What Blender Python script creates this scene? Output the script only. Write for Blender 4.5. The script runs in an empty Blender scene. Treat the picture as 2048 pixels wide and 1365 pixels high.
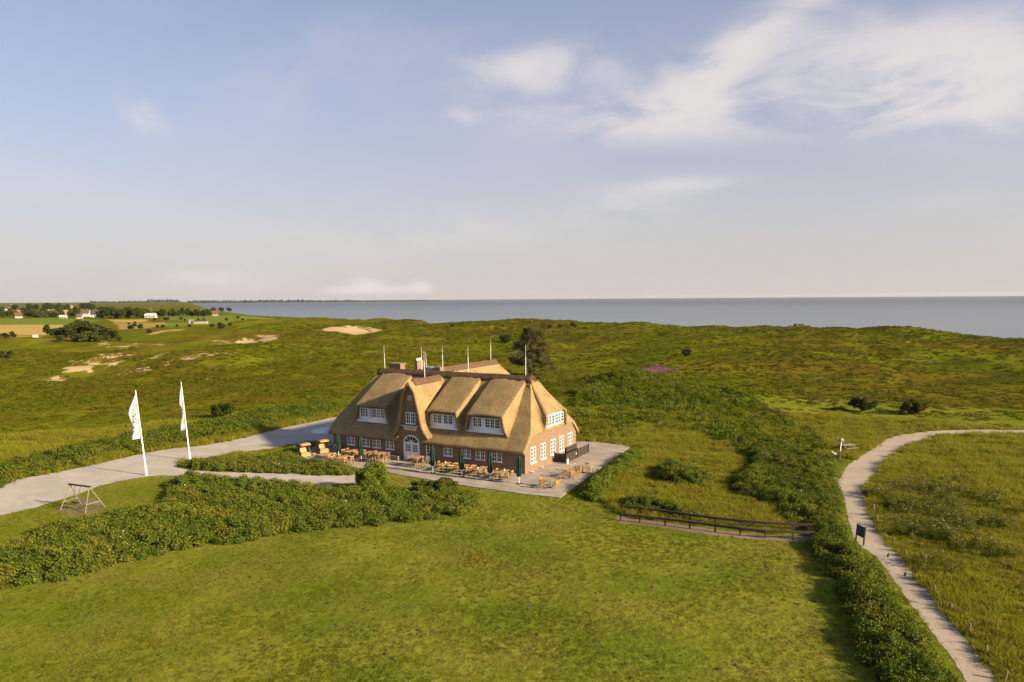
import bpy, bmesh, math, random
import numpy as np
from mathutils import Matrix, Vector
rng = np.random.default_rng(7); random.seed(7)
R = math.radians
sc = bpy.context.scene
COL = sc.collection

# ------------------------------------------------------------------ camera
F_PX, PPX, PPY, HOR, ROLL, CAM_H = 1441.0, 1024.0, 945.0, 596.5, 0.42, 18.0
_p = math.atan((PPY - HOR) / F_PX); _r = R(ROLL)
_F = np.array([0, math.cos(_p), -math.sin(_p)]); _rt = np.array([1., 0, 0]); _up = np.cross(_rt, _F)
_R = _rt * math.cos(_r) - _up * math.sin(_r); _U = _up * math.cos(_r) + _rt * math.sin(_r)
cam = bpy.data.cameras.new('camera'); camo = bpy.data.objects.new('camera', cam); COL.objects.link(camo)
cam.sensor_width = 36; cam.lens = F_PX / 2048 * 36; cam.shift_y = (PPY - 682.5) / 2048
cam.clip_start = 0.5; cam.clip_end = 60000
m = Matrix.Identity(4)
for i in range(3):
    m[i][0] = _R[i]; m[i][1] = _U[i]; m[i][2] = -_F[i]
m[2][3] = CAM_H
camo.matrix_world = m; sc.camera = camo

def gp(x, y, z=0.0):
    """ground position (metres) seen at a photo pixel, on the level z"""
    d = _F + _R * (x - PPX) / F_PX - _U * (y - PPY) / F_PX
    t = (z - CAM_H) / d[2]
    return np.array([d[0] * t, d[1] * t, z])
def gps(l, z=0.0): return [tuple(gp(a, b, z)[:2]) for a, b in l]

# ------------------------------------------------------------------ light
SUN_AZ, SUN_EL = 116.0, 22.0          # degrees clockwise from +Y (view direction), above the horizon
SUN_STRENGTH, SKY_STRENGTH, EXPOSURE = 4.4, 0.069, 1.38
sun = bpy.data.lights.new('sun', 'SUN'); suno = bpy.data.objects.new('sun', sun); COL.objects.link(suno)
sun.energy = SUN_STRENGTH; sun.angle = R(2.5); sun.color = (1.0, 0.82, 0.57)
_sd = Vector((math.sin(R(SUN_AZ)) * math.cos(R(SUN_EL)), math.cos(R(SUN_AZ)) * math.cos(R(SUN_EL)), math.sin(R(SUN_EL))))
suno.rotation_euler = _sd.to_track_quat('Z', 'Y').to_euler(); suno.location = (60, -40, 60)

sc.view_settings.view_transform = 'Standard'; sc.view_settings.look = 'None'
sc.view_settings.exposure = EXPOSURE; sc.view_settings.gamma = 1.0; sc.view_settings.use_curve_mapping = False
sc.render.engine = 'CYCLES'
cy = sc.cycles
cy.max_bounces = 6; cy.diffuse_bounces = 2; cy.glossy_bounces = 2; cy.transmission_bounces = 3; cy.transparent_max_bounces = 6; cy.volume_bounces = 0
cy.use_denoising = True
cy.use_adaptive_sampling = True; cy.adaptive_threshold = 0.015

class NT:
    """tiny wrapper for writing node trees as expressions"""
    def __init__(s, tree): s.t = tree; s.n = tree.nodes; s.l = tree.links
    def new(s, typ, **kw):
        n = s.n.new(typ)
        for k, v in kw.items(): setattr(n, k, v)
        return n
    def link(s, a, b): s.l.new(a, b)
    def put(s, sock, v):
        if hasattr(v, 'is_output') or isinstance(v, bpy.types.NodeSocket): s.l.new(v, sock)
        else: sock.default_value = v
    def math(s, op, a, b=None, c=None, clamp=False):
        n = s.new('ShaderNodeMath', operation=op, use_clamp=clamp); s.put(n.inputs[0], a)
        if b is not None: s.put(n.inputs[1], b)
        if c is not None: s.put(n.inputs[2], c)
        return n.outputs[0]
    def mix(s, f, a, b, typ='MIX'):
        n = s.new('ShaderNodeMix', data_type='RGBA', blend_type=typ, clamp_factor=True)
        s.put(n.inputs[0], f); s.put(n.inputs[6], a if not isinstance(a, tuple) else (*a, 1)[:4]); s.put(n.inputs[7], b if not isinstance(b, tuple) else (*b, 1)[:4])
        return n.outputs[2]
    def noise(s, vec, scale, detail=3, rough=0.55, dist=0.0):
        n = s.new('ShaderNodeTexNoise'); s.put(n.inputs['Vector'], vec)
        n.inputs['Scale'].default_value = scale; n.inputs['Detail'].default_value = detail
        n.inputs['Roughness'].default_value = rough; n.inputs['Distortion'].default_value = dist
        return n.outputs[0]
    def ramp(s, f, lo, hi, smooth=True):
        n = s.new('ShaderNodeMapRange', interpolation_type='SMOOTHSTEP' if smooth else 'LINEAR', clamp=True)
        s.put(n.inputs[0], f); n.inputs[1].default_value = lo; n.inputs[2].default_value = hi
        return n.outputs[0]
    def scaled(s, vec, sx, sy, sz):
        n = s.new('ShaderNodeVectorMath', operation='MULTIPLY'); s.put(n.inputs[0], vec); n.inputs[1].default_value = (sx, sy, sz)
        return n.outputs[0]

# ------------------------------------------------------------------ sky
world = bpy.data.worlds.new('World'); sc.world = world; world.use_nodes = True
N = NT(world.node_tree); N.n.clear()
sky = N.new('ShaderNodeTexSky', sky_type='NISHITA', sun_disc=False)
sky.sun_elevation = R(SUN_EL); sky.sun_rotation = R(SUN_AZ)
sky.altitude = 10; sky.air_density = 1.0; sky.dust_density = 1.6; sky.ozone_density = 3.0
geo = N.new('ShaderNodeTexCoord').outputs['Generated']
sep = N.new('ShaderNodeSeparateXYZ'); N.link(geo, sep.inputs[0])
azn = N.math('ARCTAN2', sep.outputs[0], sep.outputs[1]); eln = N.math('ARCSINE', sep.outputs[2])
cmb = N.new('ShaderNodeCombineXYZ'); N.link(azn, cmb.inputs[0]); N.link(eln, cmb.inputs[1])
def azel(x, y):
    d = _F + _R * (x - PPX) / F_PX - _U * (y - PPY) / F_PX; d = d / np.linalg.norm(d)
    return math.atan2(d[0], d[1]), math.asin(d[2])
def blob(x, y, wx, wy, tilt=0.0):
    """soft mask round the direction of one cloud"""
    a0, e0 = azel(x, y); wa, we = wx / 1500, wy / 1500
    da = N.math('SUBTRACT', azn, a0); de = N.math('SUBTRACT', eln, e0)
    if tilt: de = N.math('SUBTRACT', de, N.math('MULTIPLY', da, tilt))
    q = N.math('ADD', N.math('POWER', N.math('ABSOLUTE', N.math('DIVIDE', da, wa)), 2.0), N.math('POWER', N.math('ABSOLUTE', N.math('DIVIDE', de, we)), 2.0))
    return N.math('EXPONENT', N.math('MULTIPLY', q, -1.0))
wv = N.scaled(cmb.outputs[0], 6.5, 17.0, 1.0)
n1 = N.noise(wv, 1.0, 7, 0.56, 0.55); n2 = N.noise(N.scaled(cmb.outputs[0], 2.2, 7.0, 1.0), 1.0, 5, 0.5, 0.6)
tot = None
for args, amp in (((1450, 118, 150, 34, 0.48), 1.3), ((1420, 175, 70, 45), 1.0), ((1620, 205, 300, 38), 1.25), ((1900, 195, 190, 52, -0.12), 1.3), ((1720, 95, 190, 45, -0.1), 0.6), ((1930, 110, 160, 50), 0.7),
                  ((1085, 140, 125, 36), 1.05), ((1250, 240, 200, 30), 0.5), ((285, 235, 34, 22, -0.3), 0.75), ((920, 232, 26, 12), 0.6), ((1230, 415, 110, 34), 0.45),
                  ((1370, 368, 110, 12), 0.4), ((560, 170, 170, 60, 0.4), 0.12), ((690, 584, 34, 8), .7), ((735, 573, 26, 13), 1.0), ((780, 581, 40, 9), .9), ((842, 576, 18, 11), .9), ((400, 556, 90, 14), 0.22), ((1100, 580, 60, 12), 0.4), ((820, 470, 260, 40), 0.25)):
    b = N.math('MULTIPLY', blob(*args), amp)
    tot = b if tot is None else N.math('ADD', tot, b)
n3 = N.noise(N.scaled(cmb.outputs[0], 14.0, 34.0, 1.0), 1.0, 6, 0.62, 0.7)
dens = N.math('MULTIPLY', tot, N.math('ADD', N.math('MULTIPLY', N.ramp(n1, 0.34, 0.70), 1.15), N.math('MULTIPLY', N.math('SUBTRACT', n3, 0.38), 0.55)))
dens = N.math('MAXIMUM', dens, 0.0)
dens = N.math('SUBTRACT', 1.0, N.math('EXPONENT', N.math('MULTIPLY', dens, -2.0)))
veil = N.math('MULTIPLY', N.ramp(n2, 0.46, 0.82), 0.30)
dens = N.math('ADD', dens, veil, clamp=True)
dens = N.math('MULTIPLY', dens, N.ramp(eln, -0.002, 0.012))
horizon = N.math('EXPONENT', N.math('MULTIPLY', N.math('ABSOLUTE', eln), -3.1))
skyc = N.mix(1.0, sky.outputs[0], (0.72, 0.77, 0.93), 'MULTIPLY')
skyc = N.mix(N.math('MULTIPLY', horizon, 0.9), skyc, (3.95, 3.55, 3.30))
skyc = N.mix(N.math('MULTIPLY', dens, 0.85), skyc, (4.75, 4.35, 4.15))
bg = N.new('ShaderNodeBackground'); N.link(skyc, bg.inputs[0]); bg.inputs[1].default_value = SKY_STRENGTH
wo = N.new('ShaderNodeOutputWorld'); N.link(bg.outputs[0], wo.inputs[0])

# ------------------------------------------------------------------ helpers: objects
def tag(o, label=None, cat=None, group=None, kind=None):
    if label: o['label'] = label
    if cat: o['category'] = cat
    if group: o['group'] = group
    if kind: o['kind'] = kind
    return o
def thing(name, label, cat, loc=(0, 0, 0), rz=0.0, group=None):
    o = bpy.data.objects.new(name, None); COL.objects.link(o); o.empty_display_size = 0.2
    o.location = loc; o.rotation_euler = (0, 0, rz)
    return tag(o, label, cat, group)
def mesh_obj(name, me, material, parent=None, smooth=False, loc=None, rot=None):
    if material and not me.materials: me.materials.append(material)
    if smooth:
        me.polygons.foreach_set('use_smooth', np.ones(len(me.polygons), bool))
        if smooth is not True: me.set_sharp_from_angle(angle=R(smooth))
    o = bpy.data.objects.new(name, me); COL.objects.link(o)
    if parent: o.parent = parent
    if loc is not None: o.location = loc
    if rot is not None: o.rotation_euler = rot
    return o
def copy_tree(o, parent=None):
    c = o.copy(); COL.objects.link(c)
    if parent: c.parent = parent
    for ch in list(o.children): copy_tree(ch, c)
    return c
def np_mesh(name, verts, faces):
    """verts (n,3), faces (m,k) arrays -> mesh"""
    me = bpy.data.meshes.new(name); verts = np.asarray(verts, np.float32); faces = np.asarray(faces, np.int32)
    k = faces.shape[1]
    me.vertices.add(len(verts)); me.vertices.foreach_set('co', verts.ravel())
    me.loops.add(faces.size); me.loops.foreach_set('vertex_index', faces.ravel())
    me.polygons.add(len(faces)); me.polygons.foreach_set('loop_start', np.arange(0, faces.size, k, dtype=np.int32))
    me.polygons.foreach_set('loop_total', np.full(len(faces), k, np.int32))
    me.update(calc_edges=True); me.validate()
    return me

class MB:
    """collects simple shapes into ONE mesh"""
    def __init__(s): s.v = []; s.f = []
    def poly(s, pts):
        b = len(s.v); s.v += [tuple(p) for p in pts]; s.f.append(tuple(range(b, b + len(pts)))); return s
    def hexa(s, p):   # 8 points: bottom 4, top 4
        b = len(s.v); s.v += [tuple(q) for q in p]
        s.f += [tuple(b + i for i in q) for q in ((3, 2, 1, 0), (4, 5, 6, 7), (0, 1, 5, 4), (1, 2, 6, 5), (2, 3, 7, 6), (3, 0, 4, 7))]; return s
    def box(s, x0, x1, y0, y1, z0, z1):
        return s.hexa([(x0, y0, z0), (x1, y0, z0), (x1, y1, z0), (x0, y1, z0), (x0, y0, z1), (x1, y0, z1), (x1, y1, z1), (x0, y1, z1)])
    def tube(s, pts, rad, n=8, cap=True):
        pts = [Vector(p) for p in pts]; rad = rad if isinstance(rad, (list, tuple)) else [rad] * len(pts)
        b = len(s.v)
        for i, p in enumerate(pts):
            t = (pts[min(i + 1, len(pts) - 1)] - pts[max(i - 1, 0)]).normalized()
            a = t.cross(Vector((0, 0, 1)) if abs(t.z) < 0.9 else Vector((1, 0, 0))).normalized(); c = t.cross(a)
            for k in range(n):
                w = 2 * math.pi * (k + 0.5) / n
                s.v.append(tuple(p + (a * math.cos(w) + c * math.sin(w)) * rad[i]))
        for i in range(len(pts) - 1):
            for k in range(n):
                s.f.append((b + i * n + k, b + i * n + (k + 1) % n, b + (i + 1) * n + (k + 1) % n, b + (i + 1) * n + k))
        if cap:
            s.f.append(tuple(b + k for k in range(n))[::-1]); s.f.append(tuple(b + (len(pts) - 1) * n + k for k in range(n)))
        return s
    def bar(s, p, q, w, h=None):
        """square bar from p to q"""
        h = h or w; p = Vector(p); q = Vector(q); t = (q - p).normalized()
        a = t.cross(Vector((0, 0, 1))) if abs(t.z) < 0.95 else Vector((1, 0, 0)); a.normalize(); c = a.cross(t).normalized()
        a *= w / 2; c *= h / 2
        return s.hexa([p - a - c, p + a - c, q + a - c, q - a - c, p - a + c, p + a + c, q + a + c, q - a + c])
    def grid(s, rows):
        """rows: equal-length lists of points"""
        b = len(s.v); n = len(rows[0])
        for r_ in rows: s.v += [tuple(p) for p in r_]
        for i in range(len(rows) - 1):
            for k in range(n - 1):
                s.f.append((b + i * n + k, b + i * n + k + 1, b + (i + 1) * n + k + 1, b + (i + 1) * n + k))
        return s
    def mesh(s, name='mesh', weld=0.0, normals=True):
        me = bpy.data.meshes.new(name); me.from_pydata(s.v, [], s.f)
        if normals or weld:
            bm = bmesh.new(); bm.from_mesh(me)
            if weld: bmesh.ops.remove_doubles(bm, verts=bm.verts, dist=weld)
            bmesh.ops.recalc_face_normals(bm, faces=bm.faces); bm.to_mesh(me); bm.free()
        me.update(); return me
    def build(s, name, material, parent=None, smooth=False, weld=0.0, bevel=0.0, loc=None, rot=None):
        o = mesh_obj(name, s.mesh(name, weld), material, parent, smooth, loc, rot)
        if bevel:
            md = o.modifiers.new('bevel', 'BEVEL'); md.width = bevel; md.segments = 2; md.limit_method = 'ANGLE'
        return o

# ------------------------------------------------------------------ helpers: materials
def mat(name, c1, c2=None, rough=0.8, scale=3.0, stretch=(1, 1, 1), bump=0.0, bscale=None, spec=0.3, metallic=0.0, detail=4, lo=0.3, hi=0.7):
    m_ = bpy.data.materials.new(name); m_.use_nodes = True; T = NT(m_.node_tree)
    b = T.n['Principled BSDF']; b.inputs['Roughness'].default_value = rough; b.inputs['Specular IOR Level'].default_value = spec
    b.inputs['Metallic'].default_value = metallic
    co = T.new('ShaderNodeTexCoord').outputs['Object']; co = T.scaled(co, *stretch)
    if c2 is None: c2 = tuple(x * 0.8 for x in c1)
    f = T.ramp(T.noise(co, scale, detail), lo, hi)
    T.link(T.mix(f, c1, c2), b.inputs['Base Color'])
    if bump:
        bn = T.new('ShaderNodeBump'); bn.inputs['Strength'].default_value = bump; bn.inputs['Distance'].default_value = 0.05
        T.link(T.noise(co, bscale or scale * 5, 3), bn.inputs['Height']); T.link(bn.outputs[0], b.inputs['Normal'])
    return m_
def leaf_mat(name, c1, c2, c3=None, trans=0.3, rough=0.55, big=0.0, patch=0.45):
    """leaves: colour varies from leaf to leaf and from plant to plant"""
    m_ = bpy.data.materials.new(name); m_.use_nodes = True; T = NT(m_.node_tree); b = T.n['Principled BSDF']
    b.inputs['Roughness'].default_value = rough; b.inputs['Specular IOR Level'].default_value = 0.04
    ri = T.new('ShaderNodeNewGeometry').outputs['Random Per Island']; ro = T.new('ShaderNodeObjectInfo').outputs['Random']
    col = T.mix(ri, c1, c2)
    pos = T.new('ShaderNodeNewGeometry').outputs['Position']
    if c3: col = T.mix(T.ramp(T.noise(pos, patch, 4), 0.43, 0.62), col, c3)
    if big: col = T.mix(T.math('MULTIPLY', ro, big), col, tuple(x * 0.45 for x in c1))
    tr = T.new('ShaderNodeBsdfTranslucent'); ms = T.new('ShaderNodeMixShader'); ms.inputs[0].default_value = trans
    T.link(col, b.inputs['Base Color']); T.link(col, tr.inputs[0]); T.link(b.outputs[0], ms.inputs[1]); T.link(tr.outputs[0], ms.inputs[2])
    T.link(ms.outputs[0], T.n['Material Output'].inputs[0])
    return m_

# ------------------------------------------------------------------ terrain height (metres above the house plot)
def sstep(a, b, x):
    t = np.clip((x - a) / (b - a), 0, 1); return t * t * (3 - 2 * t)
_wr = np.random.default_rng(3)
_waves = []
for lam, amp in ((150, 1.0), (110, 0.8), (80, .7), (60, .6), (44, .5), (33, .42), (24, .3), (17, .22)):
    for _ in range(3):
        a = _wr.uniform(0, math.pi); _waves.append((math.cos(a) * 2 * math.pi / lam, math.sin(a) * 2 * math.pi / lam, _wr.uniform(0, 6.28), amp * 0.45))
def dunes(x, y):
    z = 0
    for kx, ky, ph, am in _waves: z = z + am * np.sin(kx * x + ky * y + ph)
    return z
_edge_px = [(-900, 611), (0, 606), (300, 604.6), (372, 605), (392, 610), (410, 616), (430, 621), (470, 627), (500, 631), (560, 634), (640, 638), (770, 641), (860, 645), (930, 649), (1024, 643), (1150, 647), (1300, 650), (1500, 655), (1700, 661), (1900, 669), (2048, 677), (2600, 700), (3600, 735)]
_edge = []
for x, y in _edge_px:
    ze = 1.8 if x > 700 else (-1.0 if x > 520 else -8.8)
    g = gp(x, y, ze); _edge.append((math.atan2(g[0], g[1]), math.hypot(g[0], g[1]), ze))
_ea = np.array([e[0] for e in _edge]); _er = np.array([e[1] for e in _edge]); _ez = np.array([e[2] for e in _edge])
SEA_Z = -10.0
_mounds = [(gp(1255, 772), 2.9, 10.0), (gp(1180, 800), 0.9, 9.0), (gp(1440, 800), 1.6, 12.0)]
def height(x, y):
    x = np.asarray(x, float); y = np.asarray(y, float)
    r = np.hypot(x, y); az = np.arctan2(x, y)
    re = np.interp(az, _ea, _er); ze = np.interp(az, _ea, _ez)
    amp = sstep(118, 230, r)
    lo = sstep(500, 1500, r)                                   # low, flat land far to the left
    base = sstep(150, 1.0, np.zeros_like(r)) * 0
    t = np.clip(r / re, 0, 1)
    z = amp * dunes(x, y) * 1.15 * (1 - 0.85 * lo) * np.where(az < -0.36, 1 - 0.75 * sstep(330, 480, r), 1.0)
    z = z + ze * sstep(0.50, 0.98, t) + np.where(ze > 0, 0.9 * np.exp(-((t - 0.985) / 0.03) ** 2), 0)
    for g, hh, rr in _mounds:
        z = z + hh * np.exp(-((x - g[0]) ** 2 + (y - g[1]) ** 2) / rr ** 2)
    drop = sstep(1.0, 1.12, r / re)
    z = z * (1 - drop) + (-14.0) * drop
    # the far shore of the bay
    far = sstep(7200, 7900, r) * sstep(-0.05, -0.13, az)
    z = np.maximum(z, -14 + far * 6.5)
    return z

def in_poly(px, py, poly):
    poly = np.asarray(poly); ins = np.zeros(len(px), bool); j = len(poly) - 1
    for i in range(len(poly)):
        xi, yi = poly[i]; xj, yj = poly[j]
        cond = ((yi > py) != (yj > py)) & (px < (xj - xi) * (py - yi) / (yj - yi + 1e-12) + xi)
        ins ^= cond; j = i
    return ins
def edge_dist(px, py, poly):
    poly = np.asarray(poly); d = np.full(len(px), 1e9)
    for i in range(len(poly)):
        a = poly[i - 1]; b = poly[i]; ab = b - a
        t = np.clip(((px - a[0]) * ab[0] + (py - a[1]) * ab[1]) / (ab @ ab + 1e-12), 0, 1)
        d = np.minimum(d, np.hypot(px - a[0] - t * ab[0], py - a[1] - t * ab[1]))
    return d
def on_ground(px, py, iters=12):
    """walk the sight line of a photo pixel to the terrain"""
    z = 0.0
    for _ in range(iters):
        g = gp(px, py, z); z = 0.5 * z + 0.5 * float(height(g[0], g[1]))
    g = gp(px, py, z); return Vector((g[0], g[1], float(height(g[0], g[1]))))

# ------------------------------------------------------------------ ground sheet
az_f = np.linspace(R(-52), R(52), 460); az_c = np.linspace(R(52), R(308), 42)[1:-1]
azs = np.concatenate([az_f, az_c]); nA = len(azs)
rs = np.concatenate([[0.5], np.linspace(8, 118, 60), np.geomspace(119.5, 900, 330), np.geomspace(912, 16000, 70)]); nR = len(rs)
AA, RR = np.meshgrid(azs, rs); GX = RR * np.sin(AA); GY = RR * np.cos(AA); GZ = height(GX, GY)
# behind the viewer the land goes on level
V = np.stack([GX, GY, GZ], -1).reshape(-1, 3)
i, k = np.meshgrid(np.arange(nR - 1), np.arange(nA), indexing='ij'); k2 = (k + 1) % nA
Fq = np.stack([i * nA + k, i * nA + k2, (i + 1) * nA + k2, (i + 1) * nA + k], -1).reshape(-1, 4)[:, ::-1]
gme = np_mesh('ground', V, Fq)
x, y = V[:, 0], V[:, 1]; r = np.hypot(x, y); az = np.arctan2(x, y)
mask = np.zeros((len(V), 4), np.float32)
heath = sstep(86, 135, r + 10 * np.sin(x * 0.07) + np.where(x < -20, 15, -4))
heath = heath * np.where((x > 25) & (r < 140), 0.25, 1)
mask[:, 0] = heath
straw = np.zeros(len(V)); grn = np.zeros(len(V))
for pl, w in (([(-400, 652), (0, 651), (95, 650), (128, 651), (120, 662), (90, 672), (0, 668), (-400, 668)], 1.0), ([(212, 640), (285, 639), (300, 643), (230, 645)], 0.9),
              ([(0, 671), (85, 672), (90, 675), (0, 677)], 0.55), ([(230, 646), (330, 645), (330, 652), (240, 660)], 0.6), ([(290, 668), (350, 658), (352, 661), (300, 670)], .9), ([(318, 660), (372, 657), (360, 662), (322, 664)], .8)):
    straw[in_poly(x, y, gps(pl)) & (r > 300)] = w
for pl in ([(-400, 637), (0, 637), (160, 637), (205, 642), (120, 650), (0, 651), (-400, 651)], [(330, 633), (470, 631), (560, 634), (520, 640), (420, 645), (340, 640)], [(330, 646), (450, 643), (470, 648), (330, 653)]):
    grn[in_poly(x, y, gps(pl)) & (r > 300)] = 1
mask[:, 1] = straw
mask[:, 3] = grn
sand = np.zeros(len(V))
def sandspot(px, py, wx, wy, a=1.0):
    g = on_ground(px, py); rr = math.hypot(g.x, g.y); az0 = math.atan2(g.x, g.y)
    wxm = wx * rr / F_PX; drm = wy * rr * rr / (CAM_H * F_PX)
    q = (((az - az0) * rr) / wxm) ** 2 + ((r - rr) / drm) ** 2
    global sand
    sand = np.maximum(sand, a * np.exp(-q * 0.9))
for s_ in ((705, 662, 60, 5, 1.3), (655, 666, 30, 3, .9), (530, 677, 40, 6, .75), (515, 683, 45, 4, .8), (440, 684, 25, 4, .6), (275, 700, 60, 9, .75), (200, 728, 55, 8, .8), (160, 735, 30, 6, .8),
           (225, 727, 24, 5, .9), (390, 712, 50, 6, .75), (440, 708, 60, 3, .8), (110, 760, 22, 4, .7), (330, 712, 60, 10, .6), (205, 688, 22, 3, .7), (415, 758, 12, 2, .8), (413, 779, 10, 2, .8), (260, 745, 50, 6, .55), (1375, 652, 24, 2, .7), (1850, 690, 120, 4, .45), (1800, 680, 50, 3, .4)):
    sandspot(*s_)
mask[:, 2] = sand
ca = gme.color_attributes.new('mask', 'FLOAT_COLOR', 'POINT'); ca.data.foreach_set('color', mask.ravel())
mg = bpy.data.materials.new('ground'); mg.use_nodes = True; T = NT(mg.node_tree); B = T.n['Principled BSDF']
B.inputs['Roughness'].default_value = 0.95; B.inputs['Specular IOR Level'].default_value = 0.0
at = T.new('ShaderNodeAttribute', attribute_name='mask'); sp = T.new('ShaderNodeSeparateColor'); T.link(at.outputs['Color'], sp.inputs[0])
pos = T.new('ShaderNodeNewGeometry').outputs['Position']
la = T.noise(pos, 0.11, 4, 0.6); lb = T.noise(pos, 1.6, 5, 0.7); lc = T.noise(pos, 7.0, 3, 0.7)
lawn = T.mix(T.ramp(la, 0.40, 0.60), (0.115, 0.145, 0.010), (0.190, 0.185, 0.020))
lawn = T.mix(T.math('MULTIPLY', T.ramp(lb, 0.45, 0.75), 0.55), lawn, (0.20, 0.18, 0.05))
lawn = T.mix(T.math('MULTIPLY', T.ramp(lc, 0.5, 0.8), 0.45), lawn, (0.05, 0.07, 0.01))
h1 = T.noise(pos, 0.018, 5, 0.62, 0.5); h2 = T.noise(T.scaled(pos, 1, 0.45, 1), 0.12, 5, 0.65); h3 = T.noise(pos, 0.9, 4, 0.7)
he = T.mix(T.ramp(h1, 0.40, 0.60), (0.100, 0.115, 0.006), (0.115, 0.082, 0.010))
he = T.mix(T.math('MULTIPLY', T.ramp(h2, 0.48, 0.66), 0.7), he, (0.165, 0.160, 0.009))
he = T.mix(T.math('MULTIPLY', T.ramp(h2, 0.46, 0.30), 0.6), he, (0.050, 0.042, 0.009))
he = T.mix(T.math('MULTIPLY', T.ramp(h3, 0.5, 0.75), 0.35), he, (0.06, 0.07, 0.008))
col = T.mix(sp.outputs[0], lawn, he)
col = T.mix(at.outputs['Alpha'], col, T.mix(h2, (0.12, 0.16, 0.02), (0.16, 0.19, 0.03)))
col = T.mix(sp.outputs[1], col, T.mix(T.noise(T.scaled(pos, .3, 2, 1), 0.1, 3), (0.46, 0.31, 0.10), (0.34, 0.25, 0.07)))
sn = T.noise(T.scaled(pos, 1, 0.6, 1), 0.16, 6, 0.72)
sf = T.ramp(T.math('ADD', sp.outputs[2], T.math('MULTIPLY', T.math('SUBTRACT', sn, 0.5), 2.6)), 0.62, 0.74)
sf = T.math('MULTIPLY', sf, T.ramp(sp.outputs[2], 0.08, 0.2))
col = T.mix(sf, col, T.mix(T.noise(pos, 0.3, 4), (0.52, 0.37, 0.19), (0.40, 0.29, 0.15)))
T.link(col, B.inputs['Base Color'])
bn = T.new('ShaderNodeBump'); bn.inputs['Strength'].default_value = 0.9; bn.inputs['Distance'].default_value = 0.25
T.link(T.math('ADD', T.math('MULTIPLY', lb, 0.5), T.math('MULTIPLY', h3, 0.6)), bn.inputs['Height']); T.link(bn.outputs[0], B.inputs['Normal'])
tag(mesh_obj('ground', gme, mg, smooth=True), kind='structure')

# sea
sm = MB(); n = 96
for kk in range(n):
    a, b = 2 * math.pi * kk / n, 2 * math.pi * (kk + 1) / n
    for r0, r1 in ((150, 2500), (2500, 15500)):
        sm.poly([(r0 * math.sin(a), r0 * math.cos(a), SEA_Z), (r1 * math.sin(a), r1 * math.cos(a), SEA_Z), (r1 * math.sin(b), r1 * math.cos(b), SEA_Z), (r0 * math.sin(b), r0 * math.cos(b), SEA_Z)])
ms_ = bpy.data.materials.new('sea_water'); ms_.use_nodes = True; T = NT(ms_.node_tree); B = T.n['Principled BSDF']
pos = T.new('ShaderNodeNewGeometry').outputs['Position']
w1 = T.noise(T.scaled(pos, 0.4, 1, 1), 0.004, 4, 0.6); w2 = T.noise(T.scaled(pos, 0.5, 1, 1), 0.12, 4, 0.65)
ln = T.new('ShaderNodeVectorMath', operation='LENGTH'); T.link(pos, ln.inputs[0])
T.link(T.mix(T.ramp(ln.outputs['Value'], 900, 3600, False), T.mix(w1, (0.15, 0.17, 0.185), (0.20, 0.215, 0.225)), T.mix(T.ramp(w1, 0.35, 0.65), (0.055, 0.075, 0.088), (0.08, 0.098, 0.105))), B.inputs['Base Color'])  # near water paler: turbid shallows, with sky reflection painted into the colour
B.inputs['Roughness'].default_value = 0.38; B.inputs['IOR'].default_value = 1.33
bn = T.new('ShaderNodeBump'); bn.inputs['Strength'].default_value = 0.35; bn.inputs['Distance'].default_value = 1.0
T.link(w2, bn.inputs['Height']); T.link(bn.outputs[0], B.inputs['Normal'])
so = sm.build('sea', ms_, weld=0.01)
for p in so.data.polygons:
    if p.normal.z < 0: p.flip()
tag(so, kind='structure')

# ------------------------------------------------------------------ road, path, terrace
def smooth_line(pts, step=0.6, jit=0.0, closed=False):
    P = [np.array(p, float) for p in pts]; out = []; n_ = len(P)
    for i_ in range(n_ if closed else n_ - 1):
        if closed: p0, p1, p2, p3 = P[i_ - 1], P[i_], P[(i_ + 1) % n_], P[(i_ + 2) % n_]
        else: p0, p1, p2, p3 = P[max(i_ - 1, 0)], P[i_], P[i_ + 1], P[min(i_ + 2, n_ - 1)]
        m_ = max(2, int(np.linalg.norm(p2 - p1) / step))
        for q in range(m_):
            t = q / m_
            c_ = 0.5 * ((2 * p1) + (-p0 + p2) * t + (2 * p0 - 5 * p1 + 4 * p2 - p3) * t * t + (-p0 + 3 * p1 - 3 * p2 + p3) * t ** 3)
            out.append(c_ + rng.normal(0, jit, 2))
    if not closed: out.append(P[-1])
    return out
def flat_sheet(name, poly, z, material, skirt=0.0):
    bm = bmesh.new(); vs = [bm.verts.new((p[0], p[1], z)) for p in poly]
    es = [bm.edges.new((vs[i_], vs[(i_ + 1) % len(vs)])) for i_ in range(len(vs))]
    bmesh.ops.triangle_fill(bm, use_beauty=True, edges=es)
    if skirt:
        lo_ = [bm.verts.new((p[0], p[1], z - skirt)) for p in poly]
        for i_ in range(len(vs)): bm.faces.new((vs[i_], vs[(i_ + 1) % len(vs)], lo_[(i_ + 1) % len(vs)], lo_[i_]))
    bmesh.ops.recalc_face_normals(bm, faces=bm.faces)
    up_ = [f for f in bm.faces if abs(f.normal.z) > .9]
    if up_ and up_[0].normal.z < 0: bmesh.ops.reverse_faces(bm, faces=bm.faces)
    me = bpy.data.meshes.new(name); bm.to_mesh(me); bm.free()
    return tag(mesh_obj(name, me, material), kind='structure')
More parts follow.
